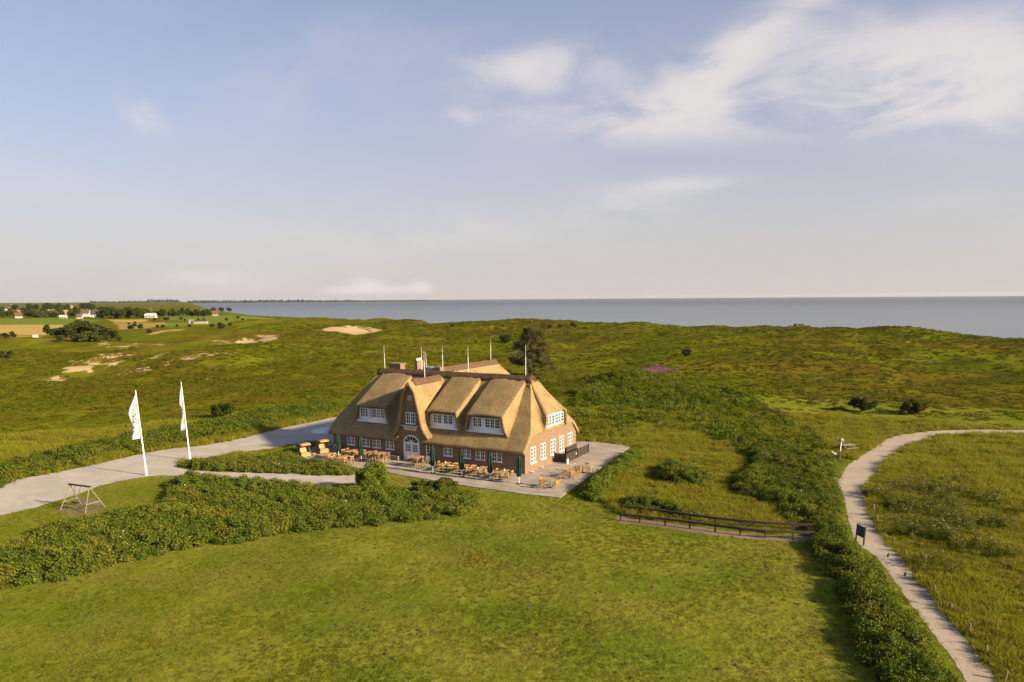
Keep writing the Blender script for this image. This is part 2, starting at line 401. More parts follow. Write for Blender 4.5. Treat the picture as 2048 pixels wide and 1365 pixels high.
def gravel_mat(name, c1, c2, c3):
    m_ = bpy.data.materials.new(name); m_.use_nodes = True; T = NT(m_.node_tree); B = T.n['Principled BSDF']
    B.inputs['Roughness'].default_value = 0.92; B.inputs['Specular IOR Level'].default_value = 0.15
    pos = T.new('ShaderNodeNewGeometry').outputs['Position']
    c = T.mix(T.ramp(T.noise(pos, 0.35, 5, 0.6, 0.4), 0.38, 0.66), c1, c2)
    c = T.mix(T.math('MULTIPLY', T.ramp(T.noise(T.scaled(pos, 1, 0.5, 1), 0.9, 5, 0.7), 0.55, 0.75), 0.6), c, c3)
    c = T.mix(T.math('MULTIPLY', T.ramp(T.noise(pos, 9, 2, 0.8), 0.5, 0.7), 0.35), c, tuple(v * 0.6 for v in c1))
    T.link(c, B.inputs['Base Color'])
    bn = T.new('ShaderNodeBump'); bn.inputs['Strength'].default_value = 0.5; bn.inputs['Distance'].default_value = 0.04
    T.link(T.noise(pos, 6, 4, 0.7), bn.inputs['Height']); T.link(bn.outputs[0], B.inputs['Normal'])
    return m_
M_road = gravel_mat('road_gravel', (0.37, 0.325, 0.265), (0.44, 0.385, 0.31), (0.28, 0.235, 0.17))
M_path = gravel_mat('path_gravel', (0.34, 0.275, 0.20), (0.40, 0.325, 0.24), (0.28, 0.21, 0.135))
M_terr = gravel_mat('terrace_stone', (0.27, 0.225, 0.175), (0.34, 0.285, 0.225), (0.215, 0.17, 0.125))

road_far = [(-140, 992), (0, 965), (60, 955), (160, 936), (290, 907), (350, 897), (395, 893), (470, 880), (560, 858), (655, 838), (700, 828)]
road_near = [(800, 850), (720, 868), (668, 884), (600, 890), (500, 905), (400, 918), (362, 924), (356, 934), (380, 940), (470, 945), (560, 945), (640, 950), (705, 950), (720, 944),
             (742, 950), (730, 962), (690, 968), (610, 972), (560, 963), (480, 958), (420, 955), (360, 952), (300, 953), (220, 967), (150, 991), (60, 1018), (0, 1031), (-140, 1063)]
road = smooth_line(gps(road_far), 0.8, 0.06) + smooth_line(gps(road_near), 0.6, 0.05)
flat_sheet('road', road, 0.010, M_road)
path_l = [(1990, 1480), (1935, 1365), (1854, 1251), (1813, 1198), (1788, 1161), (1752, 1115), (1714, 1085), (1697, 1040), (1688, 996), (1675, 968), (1686, 947), (1697, 930), (1732, 906), (1763, 886), (1782, 875), (1811, 869), (1842, 865), (1875, 861.5), (1952, 860), (2048, 861), (2250, 866)]
path_r = [(2250, 876), (2048, 870.5), (1952, 871), (1908, 871), (1868, 875), (1837, 883), (1811, 895), (1791, 908), (1758, 938), (1741, 956), (1729, 972), (1728, 988), (1743, 1040), (1776, 1088), (1801, 1112), (1832, 1158), (1871, 1200), (1919, 1262), (2000, 1365), (2078, 1480)]
path = smooth_line(gps(path_l), 0.5, 0.03) + smooth_line(gps(path_r), 0.5, 0.03)
flat_sheet('path', path, 0.012, M_path)

# house frame: u along the front (right corner -> left), v into the depth
HA = np.array([1.36, 73.27]); HTH = R(29)
_hd = np.array([math.sin(HTH), math.cos(HTH)]); _he = np.array([-math.cos(HTH), math.sin(HTH)])
def hw(u, v, z=0.0):
    p = HA + _he * u + _hd * v; return (p[0], p[1], z)
terr = [(-7.1, -6.6), (-6.0, 6.0), (-4.8, 19.1), (1.7, 19.3), (4.0, 15.0), (27.5, 13.5), (30.5, 4.0), (30.0, -2.6), (26.0, -5.6), (20.5, -6.6), (17.0, -5.6), (14.5, -5.8), (11.4, -6.2), (6.0, -6.7), (1.3, -6.9), (-3, -6.9)]
T = NT(M_terr.node_tree); B = T.n['Principled BSDF']; old = B.inputs['Base Color'].links[0].from_socket
mp = T.new('ShaderNodeMapping'); T.link(T.new('ShaderNodeNewGeometry').outputs['Position'], mp.inputs[0]); mp.inputs['Rotation'].default_value = (0, 0, HTH)
bk = T.new('ShaderNodeTexBrick'); T.link(mp.outputs[0], bk.inputs[0]); bk.inputs['Scale'].default_value = 1.0; bk.inputs['Brick Width'].default_value = 1.6; bk.inputs['Row Height'].default_value = 0.4; bk.inputs['Mortar Size'].default_value = 0.012
bk.inputs['Color1'].default_value = (.95, .93, .91, 1); bk.inputs['Color2'].default_value = (1.35, 1.35, 1.34, 1); bk.inputs['Mortar'].default_value = (.6, .58, .52, 1)
T.link(T.mix(0.75, old, bk.outputs[0], 'MULTIPLY'), B.inputs['Base Color'])
flat_sheet('terrace', [hw(*p)[:2] for p in terr], 0.075, M_terr, skirt=0.1)
dirt = gps([(1236, 1034), (1300, 1042), (1400, 1055), (1480, 1066), (1560, 1073), (1625, 1073), (1622, 1083), (1560, 1083), (1480, 1077), (1400, 1067), (1300, 1053), (1240, 1046)])
M_dirt = gravel_mat('bare_earth', (0.17, 0.125, 0.075), (0.22, 0.16, 0.095), (0.12, 0.115, 0.035))
flat_sheet('bare_earth', smooth_line(dirt, 0.5, 0.06, True), 0.008, M_dirt)
flat_sheet('sandy_ground', smooth_line(gps([(110, 1022), (130, 1005), (170, 995), (205, 1008), (200, 1022), (160, 1032)]), 0.4, 0.05, True), 0.006, M_dirt)

# ------------------------------------------------------------------ materials of the house
def thatch_mat(name, c1, c2):
    m_ = bpy.data.materials.new(name); m_.use_nodes = True; T = NT(m_.node_tree); B = T.n['Principled BSDF']
    B.inputs['Roughness'].default_value = 0.9; B.inputs['Specular IOR Level'].default_value = 0.15
    co = T.new('ShaderNodeTexCoord').outputs['Object']
    c = T.mix(T.ramp(T.noise(co, 0.5, 5, 0.6), 0.36, 0.64), c1, c2)
    fine = T.noise(T.scaled(co, 9, 2.2, 2.2), 2.2, 4, 0.7)
    c = T.mix(T.math('MULTIPLY', T.ramp(fine, 0.42, 0.7), 0.6), c, tuple(v * 0.5 for v in c2))
    c = T.mix(T.math('MULTIPLY', T.ramp(T.noise(T.scaled(co, 2.6, .5, .5), 0.55, 5, 0.7), 0.5, 0.72), 0.55), c, (c2[0] * .55, c2[1] * .58, c2[2] * .6))
    c = T.mix(T.math('MULTIPLY', T.ramp(T.noise(co, 3.2, 4, 0.75), 0.52, 0.7), 0.4), c, (c1[0] * 1.25, c1[1] * 1.28, c1[2] * 1.3))
    T.link(c, B.inputs['Base Color'])
    bn = T.new('ShaderNodeBump'); bn.inputs['Strength'].default_value = 0.8; bn.inputs['Distance'].default_value = 0.09
    T.link(T.math('ADD', fine, T.math('MULTIPLY', T.noise(co, 1.6, 3), 1.2)), bn.inputs['Height']); T.link(bn.outputs[0], B.inputs['Normal'])
    return m_
M_thatch = thatch_mat('thatch', (0.325, 0.225, 0.098), (0.255, 0.175, 0.076))
M_heather = mat('heather_ridge', (0.085, 0.046, 0.026), (0.13, 0.074, 0.042), 0.95, 2.5, bump=0.6, bscale=14)
M_white = mat('white_paint', (0.80, 0.79, 0.77), (0.74, 0.73, 0.70), 0.5, 1.5)
M_glass = mat('window_glass', (0.020, 0.023, 0.026), (0.035, 0.036, 0.038), 0.07, 0.7, spec=0.6)
M_brick = bpy.data.materials.new('brick'); M_brick.use_nodes = True; T = NT(M_brick.node_tree); B = T.n['Principled BSDF']
B.inputs['Roughness'].default_value = 0.88; B.inputs['Specular IOR Level'].default_value = 0.2
co = T.new('ShaderNodeTexCoord').outputs['Object']
sx = T.new('ShaderNodeSeparateXYZ'); T.link(co, sx.inputs[0])
cx_ = T.new('ShaderNodeCombineXYZ'); T.link(T.math('ADD', sx.outputs[0], sx.outputs[1]), cx_.inputs[0]); T.link(sx.outputs[2], cx_.inputs[1])
bk = T.new('ShaderNodeTexBrick'); T.link(cx_.outputs[0], bk.inputs[0]); bk.inputs['Scale'].default_value = 1.0
bk.inputs['Brick Width'].default_value = 0.24; bk.inputs['Row Height'].default_value = 0.075; bk.inputs['Mortar Size'].default_value = 0.008
bk.inputs['Color1'].default_value = (0.175, 0.108, 0.063, 1); bk.inputs['Color2'].default_value = (0.228, 0.145, 0.085, 1); bk.inputs['Mortar'].default_value = (0.25, 0.18, 0.12, 1)
T.link(T.mix(T.math('MULTIPLY', T.ramp(T.noise(co, 0.8, 4), 0.4, 0.7), 0.35), bk.outputs[0], (0.20, 0.125, 0.075)), B.inputs['Base Color'])
M_wood = mat('light_wood', (0.40, 0.235, 0.085), (0.32, 0.18, 0.06), 0.6, 4.0, stretch=(1, 4, 1))
M_dkwood = mat('dark_wood', (0.050, 0.034, 0.024), (0.036, 0.025, 0.018), 0.75, 3.0, stretch=(1, 1, 6), bump=0.3)
M_metal = mat('dark_metal', (0.04, 0.04, 0.042), (0.06, 0.06, 0.06), 0.5, 4, metallic=0.6)
M_greywood = mat('weathered_wood', (0.25, 0.20, 0.135), (0.185, 0.15, 0.10), 0.85, 5.0, stretch=(3, 3, 1), bump=0.3)

# ------------------------------------------------------------------ the house
house = thing('thatched_house', 'large brick house with golden thatched roof, white dormers and pointed entrance gable on a terrace', 'house', hw(0, 0, 0.075), -HTH)
def L(u, v, z): return (-u, v, z)
D_W, U_L = 13.0, 26.3                                   # depth and length of the walls
V_RIDGE, Z_RIDGE, V_EAVE, Z_EAVE = 6.5, 9.32, -0.6, 2.3
SLOPE = (Z_RIDGE - Z_EAVE) / (V_RIDGE - V_EAVE)
def zroof(v): return Z_EAVE + (v - V_EAVE) * SLOPE
Z_HIP = 3.78
def u_right(z): return -0.2 if z <= Z_HIP else -0.2 + (2.66 + 0.2) * (z - Z_HIP) / (Z_RIDGE - Z_HIP)
def u_left(z): return U_L + 0.3 if z <= Z_HIP else U_L + 0.3 - (2.9) * (z - Z_HIP) / (Z_RIDGE - Z_HIP)
def wob(p, a=0.022):
    x_, y_, z_ = p
    return a * (math.sin(1.7 * x_ + 0.6 * z_) + math.sin(2.9 * y_ + 1.3 * x_) * 0.7 + math.sin(4.3 * z_ + 2.1 * x_ + y_) * 0.5)
def push(p): return (p[0], p[1], p[2] + wob(p))
# walls
w = MB()
zv = lambda v: zroof(v) - 0.3
prof = [(0, 0), (0, zv(0)), (0.85, zv(0.85)), (0.85, 3.7)]
w.box(-U_L, -0.002, 0, 0.3, 0, 2.62); w.box(-U_L, -0.002, D_W - 0.3, D_W, 0, 2.62)
for u0, u1 in ((0.0, 0.3), (U_L - 0.3, U_L)):
    pts = [(0.302, 0), (D_W - 0.302, 0), (D_W - 0.302, 2.9), (D_W - 1.0, 3.72), (1.0, 3.72), (0.302, 2.9)]
    a = [L(u0, q[0], q[1]) for q in pts]; b = [L(u1, q[0], q[1]) for q in pts]
    w.poly(a); w.poly(b[::-1])
    for i_ in range(len(pts)): w.poly([a[i_], a[i_ - 1], b[i_ - 1], b[i_]])
for u0, u1 in ((0.0, 0.3), (U_L - 0.3, U_L)):           # wall ends carrying up the verge
    for v0, v1, za, zb in ((0.002, 0.302, 2.62, 2.9),):
        w.hexa([L(u0, v0, 2.5), L(u1, v0, 2.5), L(u1, v1, 2.5), L(u0, v1, 2.5), L(u0, v0, za), L(u1, v0, za), L(u1, v1, zb), L(u0, v1, zb)])
w.build('wall', M_brick, house)
plinth = MB(); plinth.box(-U_L - 0.03, 0.03, -0.03, 0.3, -0.05, 0.28); plinth.box(-0.3, 0.032, 0.302, D_W, -0.05, 0.28)
plinth.build('plinth', mat('plinth_brick', (0.20, 0.115, 0.07), (0.26, 0.15, 0.09), 0.9, 3), house)

# gable wall over the entrance
GU = 14.45
gin = [(8.72, 0.22), (8.3, 0.42), (7.6, 0.62), (7.0, 0.76), (6.3, 0.95), (5.3, 1.16), (4.3, 1.36), (3.7, 1.56), (3.3, 1.80), (3.0, 2.05), (2.62, 2.25)]
gw = MB(); fr = []; bk_ = []
outl = [(GU + w_, z_) for z_, w_ in gin[::-1]] + [(GU - w_, z_) for z_, w_ in gin] + [(GU - 1.85, 2.61), (GU - 1.85, 0), (GU + 1.85, 0), (GU + 1.85, 2.61)]
fr = [L(u, -0.12, z) for u, z in outl]; bk_ = [L(u, 0.2, z) for u, z in outl]
gw.poly(fr); gw.poly(bk_[::-1])
for i_ in range(len(outl)): gw.poly([fr[i_ - 1], fr[i_], bk_[i_], bk_[i_ - 1]])
gw.build('gable_wall', M_brick, house)

# main roof
roof = MB(); NV, NU = 28, 110
def vrow(t): return V_EAVE + (V_RIDGE - V_EAVE) * t
rows_f, rows_b, rows_r, rows_l = [], [], [], []
for i_ in range(NV + 1):
    t = i_ / NV; z = Z_EAVE + (Z_RIDGE - Z_EAVE) * t
    if i_ == 6: z = Z_HIP; t = (z - Z_EAVE) / (Z_RIDGE - Z_EAVE)
    vf = vrow(t); vb = D_W - vf; ur, ul = u_right(z), u_left(z)
    rows_f.append([push(L(ur + (ul - ur) * k_ / NU, vf, z)) for k_ in range(NU + 1)])
    rows_b.append([push(L(ur + (ul - ur) * k_ / NU, vb, z)) for k_ in range(NU + 1)])
    if z >= Z_HIP - 1e-6:
        rows_r.append([push(L(ur, vf + (vb - vf) * k_ / 50, z)) for k_ in range(51)])
        rows_l.append([push(L(ul, vf + (vb - vf) * k_ / 50, z)) for k_ in range(51)])
for q in (rows_f, rows_b, rows_r, rows_l): roof.grid(q)
rme = roof.mesh('roof', weld=0.012)
bm = bmesh.new(); bm.from_mesh(rme)
kill = [f for f in bm.faces if GU - 1.6 < -f.calc_center_median().x < GU + 1.75 and f.calc_center_median().y < 3.0]
bmesh.ops.delete(bm, geom=kill, context='FACES')
for f in bm.faces:
    pass
bmesh.ops.recalc_face_normals(bm, faces=bm.faces)
if sum(f.normal.z for f in bm.faces) < 0: bmesh.ops.reverse_faces(bm, faces=bm.faces)
bm.to_mesh(rme); bm.free()
roofo = mesh_obj('roof', rme, M_thatch, house, smooth=40)
sd = roofo.modifiers.new('thickness', 'SOLIDIFY'); sd.thickness = 0.32; sd.offset = -1

def loft_shell(name, secs, material, parent, thick=0.3, smooth=50):
    """sections of points -> one thatch skin with thickness"""
    b = MB(); b.grid([[push(L(*p)) for p in s_] for s_ in secs])
    me = b.mesh(name, weld=0.004)
    bm = bmesh.new(); bm.from_mesh(me); bmesh.ops.recalc_face_normals(bm, faces=bm.faces)
    if sum(f.normal.z * f.calc_area() for f in bm.faces) < 0: bmesh.ops.reverse_faces(bm, faces=bm.faces)
    bm.to_mesh(me); bm.free()
    o = mesh_obj(name, me, material, parent, smooth=smooth)
    s_ = o.modifiers.new('thickness', 'SOLIDIFY'); s_.thickness = thick; s_.offset = -1
    return o
# entrance gable roof
def gable_sec(v):
    zm = max(zroof(v) - 0.25, 2.75)
    top = 9.0; hs = []
    zz = np.concatenate([np.linspace(top, 8.4, 5), np.linspace(8.2, max(zm, 2.75), 20)]) if zm < 8.0 else np.linspace(top, min(zm, top - 0.05), 25)
    gi = np.array(gin)[::-1]; side = []
    for z in zz:
        w_ = np.interp(z, gi[:, 0], gi[:, 1]) + 0.30
        if z > 8.0: w_ = np.interp(z, (8.0, 8.4, 8.75, 8.92, 9.0), (0.78, 0.50, 0.24, 0.11, 0.0))
        w_ += 0.6 * math.exp(-(z - zm) / 0.40) * (1 if v > -0.1 else 0.12)
        side.append((z, w_))
    return [(GU + w_, v, z) for z, w_ in side[::-1]] + [(GU - w_, v, z) for z, w_ in side[1:]]
loft_shell('gable_roof', [gable_sec(v) for v in list(np.linspace(-0.5, 1.0, 9)) + list(np.linspace(1.2, 6.1, 24))], M_thatch, roofo, 0.30)

# dormers: thatch skin, white front, windows
def window(name, parent, w_, h_, lights, rows_, cols, loc, rz=0.0, sill=True, fr_=0.07):
    """white casement window facing -Y of its own frame; centre bottom at loc"""
    b = MB(); d0, d1 = -0.07, 0.04
    b.box(-w_ / 2, w_ / 2, d0, d1, 0, fr_); b.box(-w_ / 2, w_ / 2, d0, d1, h_ - fr_, h_)
    b.box(-w_ / 2, -w_ / 2 + fr_, d0, d1, fr_, h_ - fr_); b.box(w_ / 2 - fr_, w_ / 2, d0, d1, fr_, h_ - fr_)
    iw = (w_ - 2 * fr_); lw = iw / lights
    for l_ in range(lights):
        x0 = -iw / 2 + l_ * lw
        if l_: b.box(x0 - 0.055, x0 + 0.055, d0 - 0.006, d1 - 0.004, fr_, h_ - fr_)
        for c_ in range(1, cols): xx = x0 + lw * c_ / cols; b.box(xx - 0.017, xx + 0.017, d0 + 0.012, d1 - 0.01, fr_, h_ - fr_)
        for r_ in range(1, rows_):
            zz = fr_ + (h_ - 2 * fr_) * r_ / rows_; b.box(x0 + 0.02, x0 + lw - 0.02, d0 + 0.016, d1 - 0.014, zz - 0.019, zz + 0.019)
    o = b.build(name, M_white, parent, loc=loc, rot=(0, 0, rz))
    g = MB(); g.box(-w_ / 2 + 0.03, w_ / 2 - 0.03, -0.03, -0.012, 0.03, h_ - 0.03); g.build('pane', M_glass, o)
    if sill:
        s_ = MB(); s_.box(-w_ / 2 - 0.08, w_ / 2 + 0.08, -0.16, 0.02, -0.06, -0.004); s_.build('sill', M_white, o)
    return o
def dormer(uc, hw_, wins):
    V0, V1 = 0.62, 6.15; ZT0 = 5.72; ZT1 = zroof(V1) + 0.12
    secs = []
    for v in np.linspace(V0, V1, 26):
        zt = ZT0 + (ZT1 - ZT0) * (v - V0) / (V1 - V0); zm = zroof(v) - 0.12; h_ = max(zt - zm, 0.05)
        half = hw_ + 0.12; side = []
        rr = min(0.14, h_ * 0.5)
        for a in np.linspace(0, 1, 5): side.append((zt - 0.05 * a * a - rr * (1 - math.cos(a * math.pi / 2)) * 0.9, half - rr + rr * math.sin(a * math.pi / 2)))
        zs = side[-1][0]
        for a in np.linspace(0.12, 1, 9):
            z = zs + (zm - zs) * a; side.append((z, half + 0.10 * (zs - z) + 0.55 * min(1, h_ / 1.5) * math.exp(-(z - zm) / (0.22 * h_ + 0.05))))
        secs.append([(uc + q[1], v, q[0]) for q in side[::-1]] + [(uc + (half - rr) * s_, v, zt + 0.05 * (1 - s_ * s_)) for s_ in (0.6, 0.2, -0.2, -0.6)] + [(uc - q[1], v, q[0]) for q in side])
    ro = loft_shell('dormer_roof', secs, M_thatch, roofo, 0.26, 60)
    # white boarded front: straight upper part, skirt flaring out at the foot
    f = MB(); rows_ = []
    for z, v, half in ((5.42, 1.06, hw_ - 0.12), (4.6, 1.05, hw_ - 0.02), (4.2, 1.02, hw_ + 0.05), (3.98, 0.93, hw_ + 0.12), (3.80, 0.72, hw_ + 0.22)):
        rows_.append([L(uc + half, v, z), L(uc, v, z), L(uc - half, v, z)])
    f.grid(rows_)
    fo = f.build('dormer_front', M_white, house, smooth=30); s_ = fo.modifiers.new('thickness', 'SOLIDIFY'); s_.thickness = 0.05; s_.offset = 0
    for du, w_, li in wins: window('window', house, w_, 1.02, li, 3, 2 if li < 3 else 2, L(uc + du, 0.985, 4.36), 0, False, 0.06)
dormer(20.85, 2.15, [(1.05, 1.5, 2), (-0.95, 1.75, 3)])
dormer(10.85, 1.92, [(0.72, 1.15, 2), (-0.72, 1.2, 2)])
dormer(5.28, 2.15, [(1.05, 1.1, 2), (-0.85, 1.85, 3)])
# an opened casement in the left dormer
oc = window('open_casement', house, 0.62, 1.0, 1, 3, 2, L(20.85 + 0.35, 0.72, 4.38), R(-38), False, 0.05)

# dormer in the right hip
secs = []
for q in np.linspace(0, 1, 20):
    u = -0.40 + 2.75 * q; zt = 5.74 + 3.15 * q; zm = max(Z_HIP + (u + 0.2) / 2.86 * (Z_RIDGE - Z_HIP) - 0.1, Z_HIP + 0.05); h_ = max(zt - zm, 0.04)
    half = 2.70 - 1.7 * q; side = []; rr = min(0.75, h_ * 0.85)
    for a in np.linspace(0, 1, 6): side.append((zt - rr * (1 - math.cos(a * math.pi / 2)), half - rr + rr * math.sin(a * math.pi / 2)))
    zs = side[-1][0]
    for a in np.linspace(0.15, 1, 8):
        z = zs + (zm - zs) * a; side.append((z, half + 0.12 * (zs - z) + 0.8 * min(1, h_) * min(1, max(0, u + .4) * 2) * math.exp(-(z - zm) / (0.25 * h_ + 0.05))))
    vc = 6.85
    secs.append([(u, vc + s_[1], s_[0]) for s_ in side[::-1]] + [(u, vc + (half - rr) * s_, zt) for s_ in (0.6, 0.2, -0.2, -0.6)] + [(u, vc - s_[1], s_[0]) for s_ in side])
loft_shell('dormer_roof', secs, M_thatch, roofo, 0.26, 60)
f = MB(); f.box(0.0, 0.06, 4.36, 9.34, 4.02, 5.5); f.build('dormer_front', M_white, house, loc=(-0.02, 0, 0))
for vc, w_, li in ((5.62, 2.1, 3), (8.0, 2.2, 3)): window('window', house, w_, 1.1, li, 3, 2, L(-0.085, vc, 4.28), R(90), False, 0.06)

# ridge caps of heather
def ridge_cap(name, p, q, hw_, drop, parent, th=0.16):
    p = Vector(L(*p)); q = Vector(L(*q)); n_ = max(6, int((q - p).length / 0.35)); rows_ = []
    t = (q - p).normalized(); a = t.cross(Vector((0, 0, 1))).normalized()
    for i_ in range(n_ + 1):
        c = p.lerp(q, i_ / n_); j = 0.04 * math.sin(i_ * 1.9) + random.uniform(-.03, .03); row = []
        for s_ in (-1, -0.6, -0.25, 0, 0.25, 0.6, 1):
            row.append(c + a * s_ * (hw_ + j) + Vector((0, 0, th - drop * abs(s_) ** 1.25 + random.uniform(-.015, .015))))
        rows_.append(row)
    b = MB(); b.grid(rows_); me = b.mesh(name); o = mesh_obj(name, me, M_heather, parent, smooth=60)
    bm = bmesh.new(); bm.from_mesh(me); bmesh.ops.recalc_face_normals(bm, faces=bm.faces)
    if sum(f_.normal.z for f_ in bm.faces) < 0: bmesh.ops.reverse_faces(bm, faces=bm.faces)
    bm.to_mesh(me); bm.free()
    s_ = o.modifiers.new('thickness', 'SOLIDIFY'); s_.thickness = 0.16; s_.offset = -1
    return o
ridge_cap('ridge_cap', (2.35, 6.5, 9.36), (23.95, 6.5, 9.36), 0.62, 0.66, roofo, 0.20)
ridge_cap('ridge_cap', (GU, 0.35, 9.0), (GU + 0.05, 6.0, 9.05), 0.55, 0.62, roofo, 0.16)

# rear wing
RU, RV0, RV1 = 19.7, 12.0, 27.8
wing = MB(); rows_a, rows_c, rows_e = [], [], []
for i_ in range(17):
    t = i_ / 16; z = 2.5 + (9.0 - 2.5) * t; hu = 6.4 * (1 - t); ve = RV1 + 3.4 * (1 - t)
    rows_a.append([push(L(RU - hu, 7.2 + (ve - 7.2) * k_ / 60, z)) for k_ in range(61)])
    rows_c.append([push(L(RU + hu, 7.2 + (ve - 7.2) * k_ / 60, z)) for k_ in range(61)])
    rows_e.append([push(L(RU - hu + 2 * hu * k_ / 30, ve, z)) for k_ in range(31)])
for q in (rows_a, rows_c, rows_e): wing.grid(q)
wme = wing.mesh('wing_roof', weld=0.01)
bm = bmesh.new(); bm.from_mesh(wme); bmesh.ops.recalc_face_normals(bm, faces=bm.faces)
if sum(f_.normal.z for f_ in bm.faces) < 0: bmesh.ops.reverse_faces(bm, faces=bm.faces)
bm.to_mesh(wme); bm.free()
wo_ = mesh_obj('wing_roof', wme, M_thatch, house, smooth=40); s_ = wo_.modifiers.new('thickness', 'SOLIDIFY'); s_.thickness = 0.3; s_.offset = -1
ridge_cap('ridge_cap', (RU, 8.5, 9.02), (RU, RV1 + 0.2, 9.02), 0.6, 0.62, wo_, 0.18)
ww = MB(); ww.box(-(RU + 5.8), -(RU - 5.8), 13.002, RV1 + 2.8, 0, 3.0); ww.build('wing_wall', M_brick, house)

# windows and doors on the ground floor
for u, w_ in ((23.45, 1.12), (21.2, 1.1), (19.6, 1.12), (17.65, 1.12), (9.58, 1.12), (7.2, 1.1), (5.4, 1.15), (3.35, 1.2)):
    window('window', house, w_, 1.3, 2, 3, 2, L(u, -0.02, 1.0), 0)
for v in (1.72, 4.1, 6.52, 8.78, 11.1):
    window('window', house, 1.2, 1.72, 2, 4, 2, L(-0.02, v, 0.85), R(90))
# gable window, ring emblem, sign shelf, lamp
window('window', house, 1.28, 1.25, 2, 3, 2, L(14.42, -0.14, 4.28), 0)
em = MB()
em.tube([(0.27 * math.cos(a), 0, 0.27 * math.sin(a)) for a in np.linspace(0, 2 * math.pi, 25)], 0.035, 6, False)
em.bar((-0.06, 0, -0.17), (-0.06, 0, 0.17), 0.05); em.bar((-0.05, 0, 0), (0.1, 0, 0.16), 0.05); em.bar((-0.05, 0, 0), (0.1, 0, -0.16), 0.05)
em.build('emblem', M_white, house, loc=L(14.46, -0.16, 7.15))
M_cream = mat('cream_paint', (0.62, 0.56, 0.46), (0.55, 0.5, 0.4), 0.6, 2)
sg = MB(); sg.hexa([L(15.75, -0.32, 3.98), L(13.3, -0.32, 3.98), L(13.3, -0.125, 3.98), L(15.75, -0.125, 3.98), L(15.85, -0.40, 4.06), L(13.2, -0.40, 4.06), L(13.2, -0.125, 4.06), L(15.85, -0.125, 4.06)])
sg.hexa([L(15.25, -0.20, 3.5), L(13.65, -0.20, 3.5), L(13.65, -0.125, 3.5), L(15.25, -0.125, 3.5), L(15.5, -0.22, 3.975), L(13.5, -0.22, 3.975), L(13.5, -0.125, 3.975), L(15.5, -0.125, 3.975)])
so_ = sg.build('sign_shelf', M_cream, house)
bl = MB()
for k_, (ua, ub) in enumerate(((15.15, 13.85), (15.1, 13.9), (15.05, 13.95))): bl.box(-ua, -ub, -0.235, -0.222, 3.86 - k_ * 0.11, 3.90 - k_ * 0.11)
for ua in (15.35, 13.62): bl.bar(L(ua, -0.235, 3.52), L(ua + (0.22 if ua > 14 else -0.1), -0.28, 3.97), 0.06)
bl.build('sign_board', mat('sign_lettering', (0.30, 0.27, 0.22), (0.34, 0.3, 0.25), 0.7), so_)
lam = MB(); lam.tube([(0, 0, -0.12), (0, 0, -0.07), (0, 0, 0), (0, 0, 0.07), (0, 0, 0.12)], [0.03, 0.1, 0.13, 0.1, 0.03], 10)
lam.tube([(0, 0.0, 0), (0, 0.2, 0)], 0.025, 6); lam.build('wall_lamp', M_white, house, smooth=True, loc=L(16.25, -0.3, 2.62))
# entrance door
DU = 14.46
df = MB(); hw_ = 1.03
for s_ in (-1, 1): df.box(-DU + s_ * hw_ - 0.06, -DU + s_ * hw_ + 0.06, -0.22, -0.1, 0, 2.05)
arch = [(hw_ * math.cos(a), 2.05 + 0.83 * math.sin(a)) for a in np.linspace(0, math.pi, 17)]
for i_ in range(16): df.bar((-DU + arch[i_][0], -0.16, arch[i_][1]), (-DU + arch[i_ + 1][0], -0.16, arch[i_ + 1][1]), 0.12)
df.box(-DU - hw_ + .06, -DU + hw_ - .06, -0.20, -0.1, 2.0, 2.1)
dfo = df.build('entrance_door', M_white, house)
fl = MB(); fl.poly([(-DU + x_ * 0.96, -0.135, z_) for x_, z_ in arch]); fl.build('pane', M_glass, dfo)
fb = MB()
for a in np.linspace(0.12, math.pi - 0.12, 6): fb.bar((-DU, -0.15, 2.1), (-DU + hw_ * 0.97 * math.cos(a), -0.15, 2.05 + 0.8 * math.sin(a)), 0.05, 0.03)
fb.tube([(-DU + 0.22 * math.cos(a), -0.15, 2.1 + 0.2 * math.sin(a)) for a in np.linspace(0, math.pi, 9)], 0.05, 5); fb.build('fanlight', M_white, dfo)
for s_ in (-1, 1):
    lf = MB(); x0 = -DU + (0.012 if s_ > 0 else -hw_ + 0.06); x1 = x0 + hw_ - 0.075
    lf.box(x0, x1, -0.19, -0.13, 0.03, 1.05); lf.box(x0, x0 + 0.14, -0.19, -0.13, 1.05, 1.98); lf.box(x1 - 0.14, x1, -0.19, -0.13, 1.05, 1.98); lf.box(x0 + .14, x1 - .14, -0.19, -0.13, 1.86, 1.98)
    for q in (1, 2):
        xx = x0 + 0.14 + (x1 - x0 - 0.28) * q / 3; lf.box(xx - 0.022, xx + 0.022, -0.186, -0.135, 1.05, 1.86)
        zz = 1.05 + 0.81 * q / 3; lf.box(x0 + .14, x1 - .14, -0.184, -0.137, zz - 0.022, zz + 0.022)
    lf.box(x0 + 0.12, x1 - 0.12, -0.205, -0.191, 0.18, 0.92)
    lo_ = lf.build('door_leaf', M_white, dfo)
    g = MB(); g.box(x0 + .13, x1 - .13, -0.158, -0.15, 1.04, 1.87); g.build('pane', M_glass, dfo)
sdr = MB(); x0, x1 = -12.55, -11.55
sdr.box(x0, x0 + .14, -0.06, 0.0, 0.02, 2.25); sdr.box(x1 - .14, x1, -0.06, 0.0, 0.02, 2.25); sdr.box(x0 + .14, x1 - .14, -0.06, 0, 2.12, 2.25); sdr.box(x0 + .14, x1 - .14, -0.06, 0, 0.02, 0.75)
sdr.box((x0 + x1) / 2 - .025, (x0 + x1) / 2 + .025, -0.055, 0, .75, 2.12)
